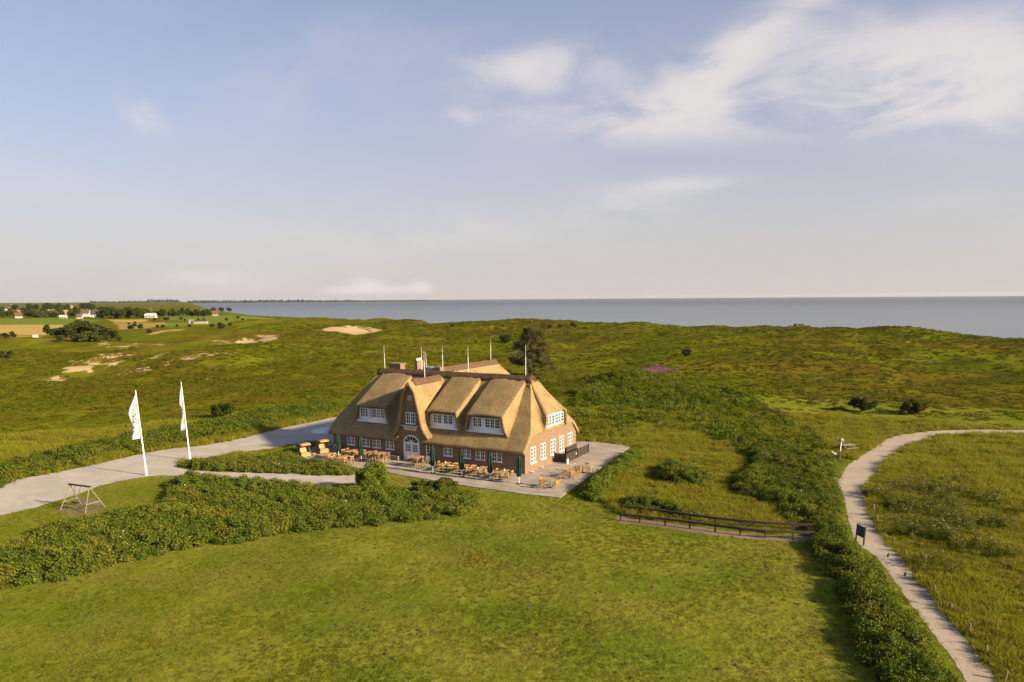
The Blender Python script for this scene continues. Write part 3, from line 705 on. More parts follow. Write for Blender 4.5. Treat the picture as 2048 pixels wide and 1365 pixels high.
for q in (1, 2, 3): sdr.box(x0 + .14, x1 - .14, -0.053, 0, .75 + 1.37 * q / 4 - .022, .75 + 1.37 * q / 4 + .022)
sdo = sdr.build('side_door', M_white, house); g = MB(); g.box(x0 + .13, x1 - .13, -0.03, -0.01, .74, 2.13); g.build('pane', M_glass, sdo)

# chimneys, vents and lightning rods
c1 = MB(); c1.box(-23.1, -21.35, 7.3, 8.5, 8.2, 10.05); c1.box(-23.16, -21.29, 7.24, 8.56, 9.92, 10.12); c1.build('chimney', M_brick, house)
c2 = MB(); c2.box(-19.95, -19.55, 8.4, 9.7, 7.8, 10.35); c2.box(-19.98, -19.52, 8.37, 9.73, 10.35, 10.45)
c2o = c2.build('chimney', M_brick, house)
for k_ in range(3):
    p_ = MB(); p_.tube([(0, 0, 0), (0, 0, .26), (0, 0, .3)], [0.1, 0.1, 0.13], 8); p_.build('chimney_pot', M_white, c2o, loc=(-19.75, 8.65 + k_ * 0.4, 10.45))
vt = MB(); vt.box(-18.7, -17.6, 8.6, 9.7, 8.0, 9.55); vt.box(-18.8, -17.5, 8.5, 9.8, 9.55, 9.68); vt.build('roof_vent', mat('grey_metal', (.32, .33, .34), (.26, .27, .28), .45, 3, metallic=.3), house)
v3 = MB(); v3.box(-17.2, -16.3, 8.6, 9.5, 8.0, 9.75); v3.build('chimney', M_brick, house)
M_pole = mat('white_pole', (0.82, 0.80, 0.76), (0.72, 0.70, 0.66), 0.45, 2)
for u, v, z0, z1, z2 in ((23.2, 6.6, 9.4, 11.3, 12.3), (14.5, 2.9, 9.0, 10.9, 12.1), (17.55, 6.6, 9.4, 11.3, 12.3), (RU, 10.5, 9.1, 10.6, 11.4), (RU, 14.2, 9.1, 10.9, 11.8), (10.9, 6.55, 9.4, 11.4, 12.5), (RU, 26.6, 9.1, 11.2, 12.1), (3.35, 6.55, 9.4, 11.6, 12.8)):
    b = MB(); b.tube([L(u, v, z0 - .3), L(u, v, z1)], 0.037, 8); b.tube([L(u, v, z1), L(u, v, z2)], 0.016, 5); b.build('lightning_rod', M_pole, house)

# basement stair with dark parapet at the right end
pp = thing('stair_parapet', 'dark brown boarded parapet around the basement stair at the sunlit end wall', 'parapet', hw(0, 0, 0.075), -HTH)
for pts in (((-0.12, 6.75), (-1.62, 6.62)), ((-1.62, 6.62), (-1.62, 12.9))):
    (ua, va), (ub, vb) = pts; n_ = 6
    for k_ in range(n_):
        b = MB(); b.bar(L(ua, va, 0.08 + 0.17 * k_), L(ub, vb, 0.08 + 0.17 * k_), 0.05, 0.155); b.build('board', M_dkwood, pp)
for ua, va in ((-0.12, 6.7), (-1.62, 6.62), (-1.62, 9.7), (-1.62, 12.9)):
    b = MB(); b.bar(L(ua - .055, va + .055, 0), L(ua - .055, va + .055, 1.1), 0.09); b.build('post', M_dkwood, pp)
b = MB(); b.bar(L(-0.15, 9.9, 0.55), L(-0.15, 12.9, 0.55), 0.12, 0.9); b.build('stair_wall', M_dkwood, pp)
for ua, va, z in ((-1.69, 6.9, .45), (-1.69, 9.2, .6)):
    b = MB(); b.box(-.06, .06, -.06, .06, -.1, .1); b.build('lamp', M_white, pp, loc=L(ua - .03, va, z), bevel=0.03)
bo = thing('bollard_lamp', 'small white lantern standing at the corner of the dark parapet', 'lantern', hw(-1.95, 6.35, .075))
b = MB(); b.tube([(0, 0, 0), (0, 0, .5), (0, 0, .6)], [.13, .13, .05], 10); b.build('body', M_white, bo); b = MB(); b.tube([(0, 0, .6), (0, 0, .64)], [.14, .04], 10); b.build('cap', M_metal, bo)
for k_, (ua, va, lb) in enumerate(((-0.3, 1.0, 'low white floor lamp near the front corner of the end wall'), (-0.3, 3.3, 'low white floor lamp between the first windows of the end wall'))):
    o = thing('floor_lamp', lb, 'lamp', hw(ua, va, .075)); b = MB(); b.box(-.2, .2, -.1, .1, 0, .12); b.build('housing', M_white, o, bevel=.03); b = MB(); b.box(-.15, .15, -.12, -.1, .03, .1); b.build('lens', M_glass, o)

# ------------------------------------------------------------------ terrace furniture
TZ = 0.075
def hrot(deg): return -HTH + R(deg)
ch_v = np.array
def chair_proto():
    c = thing('wooden_chair', 'x', 'chair')
    b = MB()
    for k_ in range(4): b.box(-.24, .24, -.22 + k_ * .115, -.22 + k_ * .115 + .095, .43, .455)
    b.build('seat', M_wood, c)
    b = MB(); b.box(-.25, .25, .205, .235, .74, .86); b.box(-.23, .23, .208, .232, .56, .62); b.build('backrest', M_wood, c)
    for sx_ in (-1, 1):
        b = MB(); b.bar((sx_ * .23, -.2, 0), (sx_ * .23, -.2, .64), .045); b.build('leg', M_wood, c)
        b = MB(); b.bar((sx_ * .23, .24, 0), (sx_ * .23, .20, .88), .045); b.build('leg', M_wood, c)
        b = MB(); b.box(sx_ * .235 - .03, sx_ * .235 + .03, -.23, .21, .64, .665); b.build('armrest', M_wood, c)
    return c
def table_proto():
    c = thing('wooden_table', 'x', 'table')
    b = MB()
    for k_ in range(6): b.box(-.4 + k_ * .134, -.4 + k_ * .134 + .128, -.95, .95, .72, .75)
    b.build('tabletop', M_wood, c)
    b = MB(); b.box(-.4, .4, -.93, -.89, .66, .72); b.build('apron', M_wood, c); b = MB(); b.box(-.4, .4, .89, .93, .66, .72); b.build('apron', M_wood, c)
    for s_ in (-1, 1):
        b = MB(); b.tube([(0, s_ * .55, 0.03), (0, s_ * .55, .72)], .045, 8); b.build('pedestal', M_metal, c)
        b = MB(); b.tube([(0, s_ * .55, 0), (0, s_ * .55, .02), (0, s_ * .55, .04)], [.3, .3, .1], 14); b.build('base_plate', M_metal, c)
    return c
CH0, TB0 = chair_proto(), table_proto()
_used = set()
def place(proto, u, v, rot, label, group, z=TZ, world=None):
    o = proto if proto.name not in _used else copy_tree(proto)
    _used.add(proto.name)
    o.location = hw(u, v, z) if world is None else world; o.rotation_euler = (0, 0, rot); o['label'] = label
    if group: o['group'] = group
    return o
spots = [(1.15, -2.75, 'nearest the lit corner'), (3.9, -2.55, 'below the rightmost front window'), (6.15, -2.6, 'between the middle parasols'), (8.45, -2.55, 'right of the side door')]
for u, v, wh in spots:
    place(TB0, u, v, hrot(0), f'slatted wooden table along the front wall, {wh}', 'tables along the right half of the front')
    for du in (-0.78, 0.78):
        for dv in (-0.5, 0.5):
            side = 'right' if du < 0 else 'left'
            place(CH0, u + du + rng.normal(0, .05), v + dv + rng.normal(0, .05), hrot((-90 if du < 0 else 90) + rng.normal(0, 6)), f'wooden chair {side} of the table {wh}', f'chairs {side} of the table {wh}')
for u, v, wh in ((23.4, -4.6, 'before the beach chairs'), (20.6, -4.9, 'nearest the low hedge tip'), (22.0, -1.7, 'under the leftmost front window'), (19.6, -1.8, 'under the third front window')):
    place(TB0, u, v, hrot(0), f'slatted wooden table left of the entrance, {wh}', 'tables along the left half of the front')
    for du in (-0.78, 0.78):
        for dv in (-0.5, 0.5):
            side = 'right' if du < 0 else 'left'
            place(CH0, u + du + rng.normal(0, .05), v + dv + rng.normal(0, .05), hrot((-90 if du < 0 else 90) + rng.normal(0, 7)), f'wooden chair {side} of the table {wh}', f'chairs {side} of the table {wh}')
# high tables with tall chairs
M_seat = mat('brown_wicker', (0.10, 0.06, 0.05), (0.14, 0.085, 0.07), 0.8, 12)
def bar_table():
    c = thing('high_table', 'x', 'table'); b = MB(); b.box(-.4, .4, -.75, .75, 1.02, 1.07); b.build('tabletop', M_wood, c)
    for sx_ in (-1, 1):
        for sy_ in (-1, 1):
            b = MB(); b.bar((sx_ * .34, sy_ * .68, 0), (sx_ * .34, sy_ * .68, 1.02), .08); b.build('leg', M_wood, c)
    b = MB(); b.box(-.03, .03, -.65, .65, .25, .31); b.build('stretcher', M_wood, c); return c
def bar_chair():
    c = thing('tall_chair', 'x', 'chair'); b = MB(); b.box(-.23, .23, -.22, .22, .72, .78); b.build('seat', M_seat, c)
    b = MB(); b.hexa([(-.24, .18, .78), (.24, .18, .78), (.24, .23, .78), (-.24, .23, .78), (-.24, .25, 1.2), (.24, .25, 1.2), (.24, .29, 1.2), (-.24, .29, 1.2)]); b.build('backrest', M_seat, c)
    for sx_ in (-1, 1):
        for sy_ in (-1, 1):
            b = MB(); b.bar((sx_ * .21, sy_ * .2, 0), (sx_ * .2, sy_ * .19, .72), .05); b.build('leg', M_wood, c)
    b = MB(); b.box(-.2, .2, -.22, -.18, .28, .32); b.box(-.2, .2, .18, .22, .28, .32); b.build('footrest', M_wood, c); return c
BT0, BC0 = bar_table(), bar_chair()
for u, v, wh in ((12.1, -2.3, 'by the entrance door'), (17.2, -2.5, 'beside the planter')):
    place(BT0, u, v, hrot(4), f'high wooden table {wh}', 'high tables beside the entrance')
    for du, dv, rr_ in ((-.72, -.35, -90), (-.72, .4, -90), (.72, -.35, 90), (.72, .4, 90)):
        side = 'right' if du < 0 else 'left'
        place(BC0, u + du, v + dv, hrot(rr_ + rng.normal(0, 8)), f'tall dark-backed chair {side} of the high table {wh}', f'tall chairs {side} of the high table {wh}')
# round tables on the end terrace
def round_table():
    c = thing('round_table', 'x', 'table'); b = MB(); b.tube([(0, 0, .71), (0, 0, .74)], [.45, .45], 20); b.build('tabletop', M_wood, c)
    b = MB(); b.tube([(0, 0, .03), (0, 0, .71)], .04, 8); b.build('pedestal', M_metal, c); b = MB(); b.tube([(0, 0, 0), (0, 0, .03)], [.28, .2], 14); b.build('base_plate', M_metal, c); return c
RT0 = round_table()
for u, v, wh, a0 in ((-4.7, -3.7, 'nearest the front corner of the terrace', 20), (-4.75, 0.9, 'in the middle of the end terrace', 50), (-5.05, 3.4, 'at the back of the end terrace', 5)):
    place(RT0, u, v, 0, f'small round wooden table {wh}', 'round tables on the end terrace')
    for q in range(4):
        a = R(a0 + q * 90 + rng.normal(0, 8)); du, dv = math.cos(a) * .85, math.sin(a) * .85
        place(CH0, u + du, v + dv, -HTH + math.atan2(-du, dv) + math.pi * 0 - 0.0 if False else -HTH + math.atan2(du, dv), f'wooden chair around the round table {wh}', f'chairs around the round table {wh}')
# closed parasols
M_green = mat('green_cloth', (0.004, 0.024, 0.013), (0.007, 0.038, 0.020), 0.75, 3)
def parasol():
    c = thing('closed_parasol', 'x', 'parasol')
    b = MB(); b.tube([(0, 0, 0.05), (0, 0, 2.80)], .035, 8); b.build('pole', M_pole, c)
    b = MB(); b.tube([(0, 0, 0), (0, 0, .05)], [.3, .28], 14); b.build('base_plate', M_metal, c)
    rows_ = []
    for z, ra in ((.78, .17), (.95, .235), (1.2, .25), (1.45, .21), (1.55, .165), (1.65, .21), (2.0, .235), (2.35, .21), (2.65, .16), (2.82, .07), (2.88, .03)):
        rows_.append([(ra * (1 + .22 * math.cos(k_ * math.pi)) * math.cos(k_ * math.pi / 8), ra * (1 + .22 * math.cos(k_ * math.pi)) * math.sin(k_ * math.pi / 8), z + .05 * math.cos(k_ * math.pi) * (z < .9)) for k_ in range(17)])
    b = MB(); b.grid(rows_); o = b.build('folded_canopy', M_green, c, smooth=70, weld=.001)
    b = MB(); b.tube([(.2 * math.cos(a), .2 * math.sin(a), 1.55) for a in np.linspace(0, 2 * math.pi, 17)], .02, 5, False); b.build('strap', M_green, c)
    return c
PA0 = parasol()
for i_, (u, v, lb) in enumerate(((23.0, -2.85, 'closed dark green parasol, leftmost, by the hooded beach chairs'), (19.3, -3.2, 'closed dark green parasol behind the round bright bush'), (8.9, -4.0, 'closed dark green parasol in front of the side door'),
                                 (5.2, -4.1, 'closed dark green parasol, second right of the entrance'), (1.85, -4.0, 'closed dark green parasol, second from the house corner'), (-1.4, -3.9, 'closed dark green parasol standing clear at the lit house corner'))):
    place(PA0, u, v, rng.uniform(0, 6), lb, 'closed green parasols on the terrace')
# hooded beach chairs
M_wicker = mat('golden_wicker', (0.42, 0.26, 0.105), (0.34, 0.21, 0.08), 0.75, 9, bump=.4); M_cush = mat('grey_cushion', (.20, .18, .18), (.16, .15, .15), .9, 5)
M_shwick = mat('shaded_wicker', (.17, .135, .105), (.13, .105, .085), .85, 9, bump=.4); M_goldc = mat('golden_cushion', (.46, .29, .12), (.40, .25, .10), .85, 4)  # side panels: shade painted in as a greyer, darker copy of the wicker
def strandkorb():
    c = thing('beach_chair', 'x', 'beach chair')
    sidep = [(-.42, 0), (.42, 0), (.52, .55), (.50, 1.15), (.38, 1.48), (.12, 1.64), (-.42, 1.6), (-.62, 1.42), (-.36, 1.28), (-.2, 1.1), (-.22, .75), (-.46, .6)]
    for s_ in (-1, 1):
        b = MB(); x0, x1 = s_ * .6, s_ * .66; pa = [(x0, q[0], q[1]) for q in sidep]; pb = [(x1, q[0], q[1]) for q in sidep]
        b.poly(pa); b.poly(pb[::-1])
        for i_ in range(len(sidep)): b.poly([pa[i_ - 1], pa[i_], pb[i_], pb[i_ - 1]])
        b.build('side_panel', M_shwick, c)
    b = MB(); sh = [(.42, 0.02), (.51, .55), (.49, 1.15), (.37, 1.47), (.12, 1.63), (-.42, 1.59), (-.6, 1.43)]
    b.grid([[(x_, q[0], q[1]) for q in sh] for x_ in (-.6, 0, .6)]); o = b.build('hood', M_wicker, c, smooth=60); s_ = o.modifiers.new('thickness', 'SOLIDIFY'); s_.thickness = .05
    b = MB(); b.box(-.6, .6, -.44, .4, .05, .4); b.build('base', M_wicker, c); b = MB(); b.box(-.57, .57, -.42, .36, .4, .52); b.build('seat_cushion', M_goldc, c, bevel=.04)
    b = MB(); b.hexa([(-.56, .2, .53), (.56, .2, .53), (.56, .4, .53), (-.56, .4, .53), (-.56, .32, 1.3), (.56, .32, 1.3), (.56, .42, 1.3), (-.56, .42, 1.3)]); b.build('back_cushion', M_goldc, c)
    return c
SK0 = strandkorb()
place(SK0, 27.0, -4.3, R(48), 'hooded wicker beach chair nearer the hedge, golden inside', 'hooded beach chairs')
place(SK0, 26.6, -1.6, R(48), 'hooded wicker beach chair nearer the house wall', 'hooded beach chairs')
# open pale canopy, crate, planter
t = thing('open_parasol', 'wide pale grey open parasol beyond the left end of the house', 'parasol', hw(28.6, 1.6, TZ))
b = MB(); b.tube([(0, 0, 0), (0, 0, 2.5)], .04, 8); b.build('pole', M_pole, t)
b = MB(); ring = [(2.1 * math.cos(a), 2.1 * math.sin(a), 2.05 + .04 * math.cos(4 * a)) for a in np.linspace(0, 2 * math.pi, 33)]; b.grid([ring, [(q[0] * .5, q[1] * .5, 2.32) for q in ring], [(0, 0, 2.55)] * 33]); o = b.build('canopy', mat('pale_canvas', (.62, .62, .63), (.55, .55, .56), .8), t, smooth=True, weld=.001); s_ = o.modifiers.new('thickness', 'SOLIDIFY'); s_.thickness = .02
b = MB(); b.tube([(0, 0, 0), (0, 0, .08)], [.4, .36], 14); b.build('base_plate', M_metal, t)
t = thing('storage_bin', 'pale grey bin standing against the left front wall', 'bin', hw(25.1, -.75, TZ), hrot(0)); b = MB(); b.box(-.4, .4, -.35, .35, 0, .95); b.build('body', M_cush, t, bevel=.03); b = MB(); b.box(-.43, .43, -.38, .38, .95, 1.03); b.build('lid', mat('bin_lid', (.3, .29, .31), (.27, .26, .28), .6), t, bevel=.02)
t = thing('planter', 'weathered wooden planter box against the wall left of the entrance', 'planter', hw(16.45, -.75, TZ), hrot(0)); b = MB()
for z in (.0, .17, .34): b.box(-.65, .65, -.3, .3, z, z + .16)
b.build('box', M_greywood, t)
t = thing('flower_pot', 'low pot of pale flowers beside the wooden planter', 'flower pot', hw(17.3, -1.0, TZ)); b = MB(); b.tube([(0, 0, 0), (0, 0, .3)], [.16, .22], 12); b.build('pot', M_cush, t)
b = MB()
for _ in range(60):
    q = rng.normal(0, .14, 3); q[2] = .38 + abs(q[2]) * .8; b.bar(q, q + rng.normal(0, .05, 3), .05, .02)
b.build('flowers', mat('pale_flower', (.55, .45, .4), (.2, .25, .06), .8, 8), t)
for u, v, lb in ((1.1, -2.4, 'white lantern on the table nearest the lit corner'), (4.0, -2.9, 'white lantern on the table below the rightmost front window'), (6.2, -2.8, 'white lantern on the table between the two middle parasols'), (8.5, -2.2, 'white lantern on the table right of the side door')):
    t = thing('table_lantern', lb, 'lantern', hw(u, v, TZ + .755)); b = MB(); b.tube([(0, 0, 0), (0, 0, .2)], .05, 8); b.build('body', M_white, t); b = MB(); b.tube([(0, 0, .2), (0, 0, .23)], [.055, .02], 8); b.build('lid', M_wood, t)

# ------------------------------------------------------------------ flagpoles
M_flag = mat('white_flag_cloth', (.50, .475, .50), (.45, .43, .45), .8, 2); M_red = mat('red_finial', (.35, .06, .04), None, .5); M_ink = mat('grey_print', (.12, .12, .14), (.18, .18, .2), .8)
def flagpole(px, py, h_, outline, ink, label):
    g = gp(px, py); t = thing('flagpole', label, 'flagpole', (g[0], g[1], 0))
    b = MB(); b.tube([(0, 0, 0), (0, 0, 1.0), (0, 0, 1.01), (0, 0, h_)], [.13, .12, .085, .05], 10); b.build('pole', M_pole, t)
    b = MB(); b.tube([(0, 0, h_), (0, 0, h_ + .08), (0, 0, h_ + .18)], [.06, .09, .02], 8); b.build('finial', M_red, t)
    rows_ = []
    for z, wd in outline:
        rows_.append([(-.07 - wd * q, .12 * math.sin(q * 5 + z * 1.7) * q - .35 * wd * q, z - .05 * q) for q in np.linspace(0, 1, 9)])
    b = MB(); b.grid(rows_); fo = b.build('flag', M_flag, t, smooth=True); s_ = fo.modifiers.new('thickness', 'SOLIDIFY'); s_.thickness = .012; s_.offset = 0
    zz = [o_[0] for o_ in outline][::-1]; wdl = [o_[1] for o_ in outline][::-1]
    b = MB()
    for z, q, kind in ink:
        wd = float(np.interp(z, zz, wdl)); c = (-.07 - wd * q, .12 * math.sin(q * 5 + z * 1.7) * q - .35 * wd * q - .03, z)
        for (dx0, dz0, dx1, dz1) in kind: b.bar((c[0] + dx0, c[1], c[2] + dz0), (c[0] + dx1, c[1], c[2] + dz1), .075, .025)
    b.build('lettering', M_ink, fo)
K1 = [(-.08, .1, .1, .1), (0, .1, 0, -.1)]; K2 = [(-.09, -.09, .0, .1), (0, .1, .09, -.09)]; K3 = [(-.08, 0, .08, 0)]; K4 = [(-.08, .08, .08, -.08), (-.08, -.08, 0, 0)]; K5 = [(-.08, .08, .08, .08), (-.08, 0, .08, 0)]
flagpole(293, 951, 9.0, [(8.55, .04), (8.0, .3), (7.3, .6), (6.7, .8), (6.1, .78), (5.4, .66), (4.8, .68), (4.0, .78), (3.95, .8)],
         [(7.0, .5, K1), (6.7, .55, K5), (6.35, .55, K2), (6.05, .6, K3), (5.75, .62, K1), (5.2, .68, K4), (4.7, .7, K5), (6.5, .25, K5), (6.1, .22, K4), (5.7, .25, K3)], 'taller-banner white flagpole at the road edge, its white flag spread with grey lettering')
flagpole(380, 921, 9.0, [(8.5, .02), (7.6, .18), (6.6, .3), (6.5, .25), (6.2, .17), (5.6, .24), (4.8, .36), (4.0, .46), (3.55, .5)],
         [(6.9, .4, K3), (5.9, .4, K5), (5.55, .4, K4), (5.2, .45, K1), (4.9, .45, K5), (4.55, .45, K2), (4.2, .5, K3)], 'white flagpole behind the low hedge, its narrow white flag hanging furled')

# ------------------------------------------------------------------ swing frame, rails, posts, boards
g = gp(166, 1018); t = thing('swing_frame', 'weathered wooden swing frame on the grass beside the gravel road', 'swing', (g[0], g[1], 0), R(-22))
b = MB(); b.tube([(-1.35, 0, 2.15), (1.35, 0, 2.15)], .08, 8); b.build('top_beam', M_dkwood, t)
for sx_ in (-1, 1):
    for sy_ in (-1, 1):
        b = MB(); b.tube([(sx_ * 1.2, 0, 2.15), (sx_ * 1.55, sy_ * 1.0, 0)], .045, 8); b.build('leg', M_greywood, t)
    b = MB(); b.tube([(sx_ * 1.44, -.68, .7), (sx_ * 1.44, .68, .7)], .05, 8); b.build('cross_bar', M_greywood, t)
for sx_ in (-.55, .1):
    b = MB(); b.tube([(sx_, 0, 2.1), (sx_ + .1, -.5, .75)], .022, 6); b.build('chain', M_metal, t)
b = MB(); b.box(-.55, .3, -.62, -.4, .70, .75); b.build('seat', M_dkwood, t)

def rail_fence(pts, label):
    W_ = [gp(*p) for p in pts]; t = thing('rail_fence', label, 'fence', (W_[0][0], W_[0][1], 0), 0, None); o0 = W_[0]
    P = smooth_line([(q[0] - o0[0], q[1] - o0[1]) for q in W_], 2.05)
    for q in P:
        b = MB(); b.bar((q[0], q[1], 0), (q[0], q[1], .55), .11); b.build('post', M_dkwood, t)
    for a, b_ in zip(P[:-1], P[1:]):
        b = MB(); b.bar((a[0], a[1], .58), (b_[0], b_[1], .58), .17, .17); b.build('rail', M_dkwood, t)
rail_fence([(1241, 1042), (1330, 1052), (1430, 1065), (1530, 1077), (1628, 1080)], 'low dark brown rail fence at the edge of the lawn, front one of the two')
rail_fence([(1243, 1025), (1330, 1036), (1430, 1050), (1530, 1060), (1628, 1065)], 'low dark brown rail fence behind the bare earth strip, back one of the two')

POST = MB(); POST.tube([(0, 0, -.1), (0, 0, .5), (0, 0, .54)], [.06, .055, .02], 8); pm = POST.mesh('post'); pm.materials.append(M_greywood)
def posts(lst, label, group, h_=1.0):
    for px, py in lst:
        g = on_ground(px, py); o = bpy.data.objects.new('path_post', pm); COL.objects.link(o); o.location = g
        o.rotation_euler = (rng.normal(0, .05), rng.normal(0, .05), rng.uniform(0, 6)); o.scale = (1, 1, h_ * rng.uniform(.9, 1.12)); tag(o, label, 'post', group)
posts([(1738, 895), (1753, 884), (1767, 878), (1785, 872), (1809, 865), (1839, 862), (1875, 859.5), (1914, 859), (1954, 858.5), (1995, 858.5), (2033, 859)], 'short pale post along the outer edge of the curving gravel path', 'posts along the outer path edge', 1.15)
posts([(2028, 872), (1989, 872), (1950, 872), (1912, 872), (1879, 874), (1857, 879), (1846, 884), (1833, 888), (1821, 895), (1806, 902), (1788, 915), (1770, 933), (1757, 948)], 'short dark post along the inner edge of the path bend', 'posts along the inner path bend', .95)
posts([(1741, 985), (1738, 998), (1747, 1022), (1754, 1042), (1786, 1088), (1811, 1115), (1869, 1188), (1902, 1224), (1938, 1266), (1971, 1311), (2010, 1362)], 'short weathered post at the meadow side of the lower path', 'posts along the lower path', 1.0)
posts([(1634, 884)], 'lone short post in the grass left of the information board', None)
for px, py, lb in ((1776, 1114, 'small dark stump on the path, the farther of two'), (1810, 1152, 'small dark stump on the path, the nearer of two')):
    g = gp(px, py); t = thing('path_stump', lb, 'stump', (g[0], g[1], .012)); b = MB(); b.tube([(0, 0, 0), (0, 0, .14), (.02, 0, .26)], [.08, .07, .03], 8); b.build('body', M_dkwood, t)

g = on_ground(1678, 921); t = thing('information_board', 'pale information board on two posts with a small roof beside the path', 'board', g, R(62))
for sx_ in (-1, 1):
    b = MB(); b.bar((sx_ * .62, 0, 0), (sx_ * .62, 0, 2.25), .12); b.build('post', M_greywood, t)
b = MB(); b.box(-.58, .58, -.05, .03, 1.05, 2.1); b.build('panel', mat('pale_print', (.74, .68, .60), (.62, .55, .46), .7, 2.5), t)
b = MB(); b.hexa([(-.8, -.3, 2.2), (.8, -.3, 2.2), (.8, 0, 2.4), (-.8, 0, 2.4), (-.8, -.3, 2.26), (.8, -.3, 2.26), (.8, 0, 2.46), (-.8, 0, 2.46)]); b.hexa([(-.8, 0, 2.4), (.8, 0, 2.4), (.8, .3, 2.2), (-.8, .3, 2.2), (-.8, 0, 2.46), (.8, 0, 2.46), (.8, .3, 2.26), (-.8, .3, 2.26)]); b.build('roof', M_greywood, t)
g = on_ground(1666, 922); t = thing('lectern_sign', 'small sloping white sign on a post left of the information board', 'sign', g, R(60))
b = MB(); b.bar((0, 0, 0), (0, 0, .8), .09); b.build('post', M_greywood, t); b = MB(); b.hexa([(-.3, -.25, .78), (.3, -.25, .78), (.3, .2, 1.06), (-.3, .2, 1.06), (-.3, -.25, .81), (.3, -.25, .81), (.3, .2, 1.09), (-.3, .2, 1.09)]); b.build('panel', M_white, t)
g = on_ground(1693, 902); t = thing('picnic_table', 'grey wooden picnic table with benches behind the information board', 'picnic table', g, R(25))
b = MB()
for k_ in range(5): b.box(-.95, .95, -.4 + k_ * .162, -.4 + k_ * .162 + .15, .72, .77)
b.build('tabletop', M_greywood, t)
for s_ in (-1, 1):
    b = MB(); b.box(-.95, .95, s_ * .75 - .15, s_ * .75 + .15, .42, .47); b.build('bench', M_greywood, t)
    for q in (-1, 1):
        b = MB(); b.bar((s_ * .7, q * .62, 0), (s_ * .7, q * .22, .72), .09); b.build('leg', M_greywood, t)
    b = MB(); b.bar((s_ * .7, -.8, .38), (s_ * .7, .8, .38), .08); b.build('beam', M_greywood, t)
g = gp(1719, 1088); t = thing('notice_board', 'dark notice board seen from behind where the hedge meets the path', 'board', (g[0], g[1], .03), R(-80))
for sx_ in (-1, 1):
    b = MB(); b.bar((sx_ * .45, 0, 0), (sx_ * .45, 0, 1.4), .08); b.build('post', M_metal, t)
b = MB(); b.box(-.41, .41, -.04, .04, .55, 1.36); b.build('panel', mat('slate_blue_panel', (.03, .035, .045), (.04, .045, .055), .6, 2), t)
g = on_ground(1480, 893); t = thing('satellite_dish', 'black round dish on a short mast among the shrubs', 'dish', g, R(200))
b = MB(); b.grid([[(ra * math.cos(a), -.25 * ra * ra, .75 + ra * math.sin(a)) for a in np.linspace(0, 2 * math.pi, 25)] for ra in (.02, .2, .38, .5)]); o = b.build('dish', mat('matt_black', (.010, .010, .012), None, .9, spec=.05), t, smooth=True, weld=.001); s_ = o.modifiers.new('thickness', 'SOLIDIFY'); s_.thickness = .03
b = MB(); b.tube([(0, .03, 0), (0, .03, .7)], .04, 8); b.build('mast', M_metal, t); b = MB(); b.bar((0, -.02, .4), (0, -.45, .55), .03); b.box(-.05, .05, -.5, -.4, .5, .6); b.build('receiver', M_white, t)
# stones
def stone(px, py, s_, label, mt):
    g = gp(px, py); o_r = np.random.default_rng(int(px)); bm = bmesh.new(); bmesh.ops.create_icosphere(bm, subdivisions=2, radius=1)
    for v in bm.verts: v.co *= 1 + o_r.normal(0, .08); v.co.x *= s_[0]; v.co.y *= s_[1]; v.co.z *= s_[2]
    me = bpy.data.meshes.new('boulder'); bm.to_mesh(me); bm.free(); o = mesh_obj('boulder', me, mt, smooth=35, loc=(g[0], g[1], s_[2] * .5), rot=(0, 0, o_r.uniform(0, 3))); tag(o, label, 'boulder')
M_stone = mat('pale_stone', (.40, .33, .25), (.30, .25, .18), .9, 2, bump=.5)
stone(908, 1026, (.9, .35, .25), 'long pale boulder at the right foot of the front hedge', M_stone)
g = on_ground(1197, 757)
stone(1197, 757, (.9, .5, .45), 'pale boulder in the shade of the grassy mound', M_stone)

# ------------------------------------------------------------------ foliage builders
def leaves(name, pts, nrm, size, material, parent=None, aspect=0.62, jitter=0.75):
    """one quad per leaf, folded normals scattered round nrm"""
    n_ = len(pts); nn = nrm + rng.normal(0, jitter, (n_, 3)); nn /= np.linalg.norm(nn, axis=1, keepdims=True) + 1e-9
    rv = rng.normal(0, 1, (n_, 3)); a = np.cross(nn, rv); a /= np.linalg.norm(a, axis=1, keepdims=True) + 1e-9; c = np.cross(nn, a)
    s1 = (np.asarray(size) * rng.uniform(.7, 1.35, n_))[:, None]; s2 = s1 * aspect
    v = np.stack([pts - a * s1, pts - c * s2 + nn * s1 * .12, pts + a * s1, pts + c * s2 + nn * s1 * .12], 1).reshape(-1, 3)
    me = np_mesh(name, v, np.arange(n_ * 4).reshape(-1, 4)); return mesh_obj(name, me, material, parent)
def clumps(centres, radii, n_each, shell=(0.72, 1.08), zmin=-0.3):
    """points on lumpy ellipsoids; those buried in a neighbour stay (they fill the gaps)"""
    cs = np.repeat(centres, n_each, 0); rs_ = np.repeat(radii, n_each, 0); d = rng.normal(0, 1, cs.shape); d /= np.linalg.norm(d, axis=1, keepdims=True)
    d[:, 2] = np.where(d[:, 2] < zmin, -d[:, 2], d[:, 2])
    f = rng.uniform(*shell, (len(cs), 1)); return cs + d * rs_ * f, d
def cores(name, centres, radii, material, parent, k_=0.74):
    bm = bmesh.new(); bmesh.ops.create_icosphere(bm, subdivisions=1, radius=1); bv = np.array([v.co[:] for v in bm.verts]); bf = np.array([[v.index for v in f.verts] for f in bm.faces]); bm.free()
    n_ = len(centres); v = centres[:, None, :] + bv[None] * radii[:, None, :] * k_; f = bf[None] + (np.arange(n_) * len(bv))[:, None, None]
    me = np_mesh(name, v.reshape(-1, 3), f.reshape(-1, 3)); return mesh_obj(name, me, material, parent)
M_core = mat('inner_branches', (0.034, 0.046, 0.008), (0.048, 0.052, 0.012), .95, 2, spec=0.0)
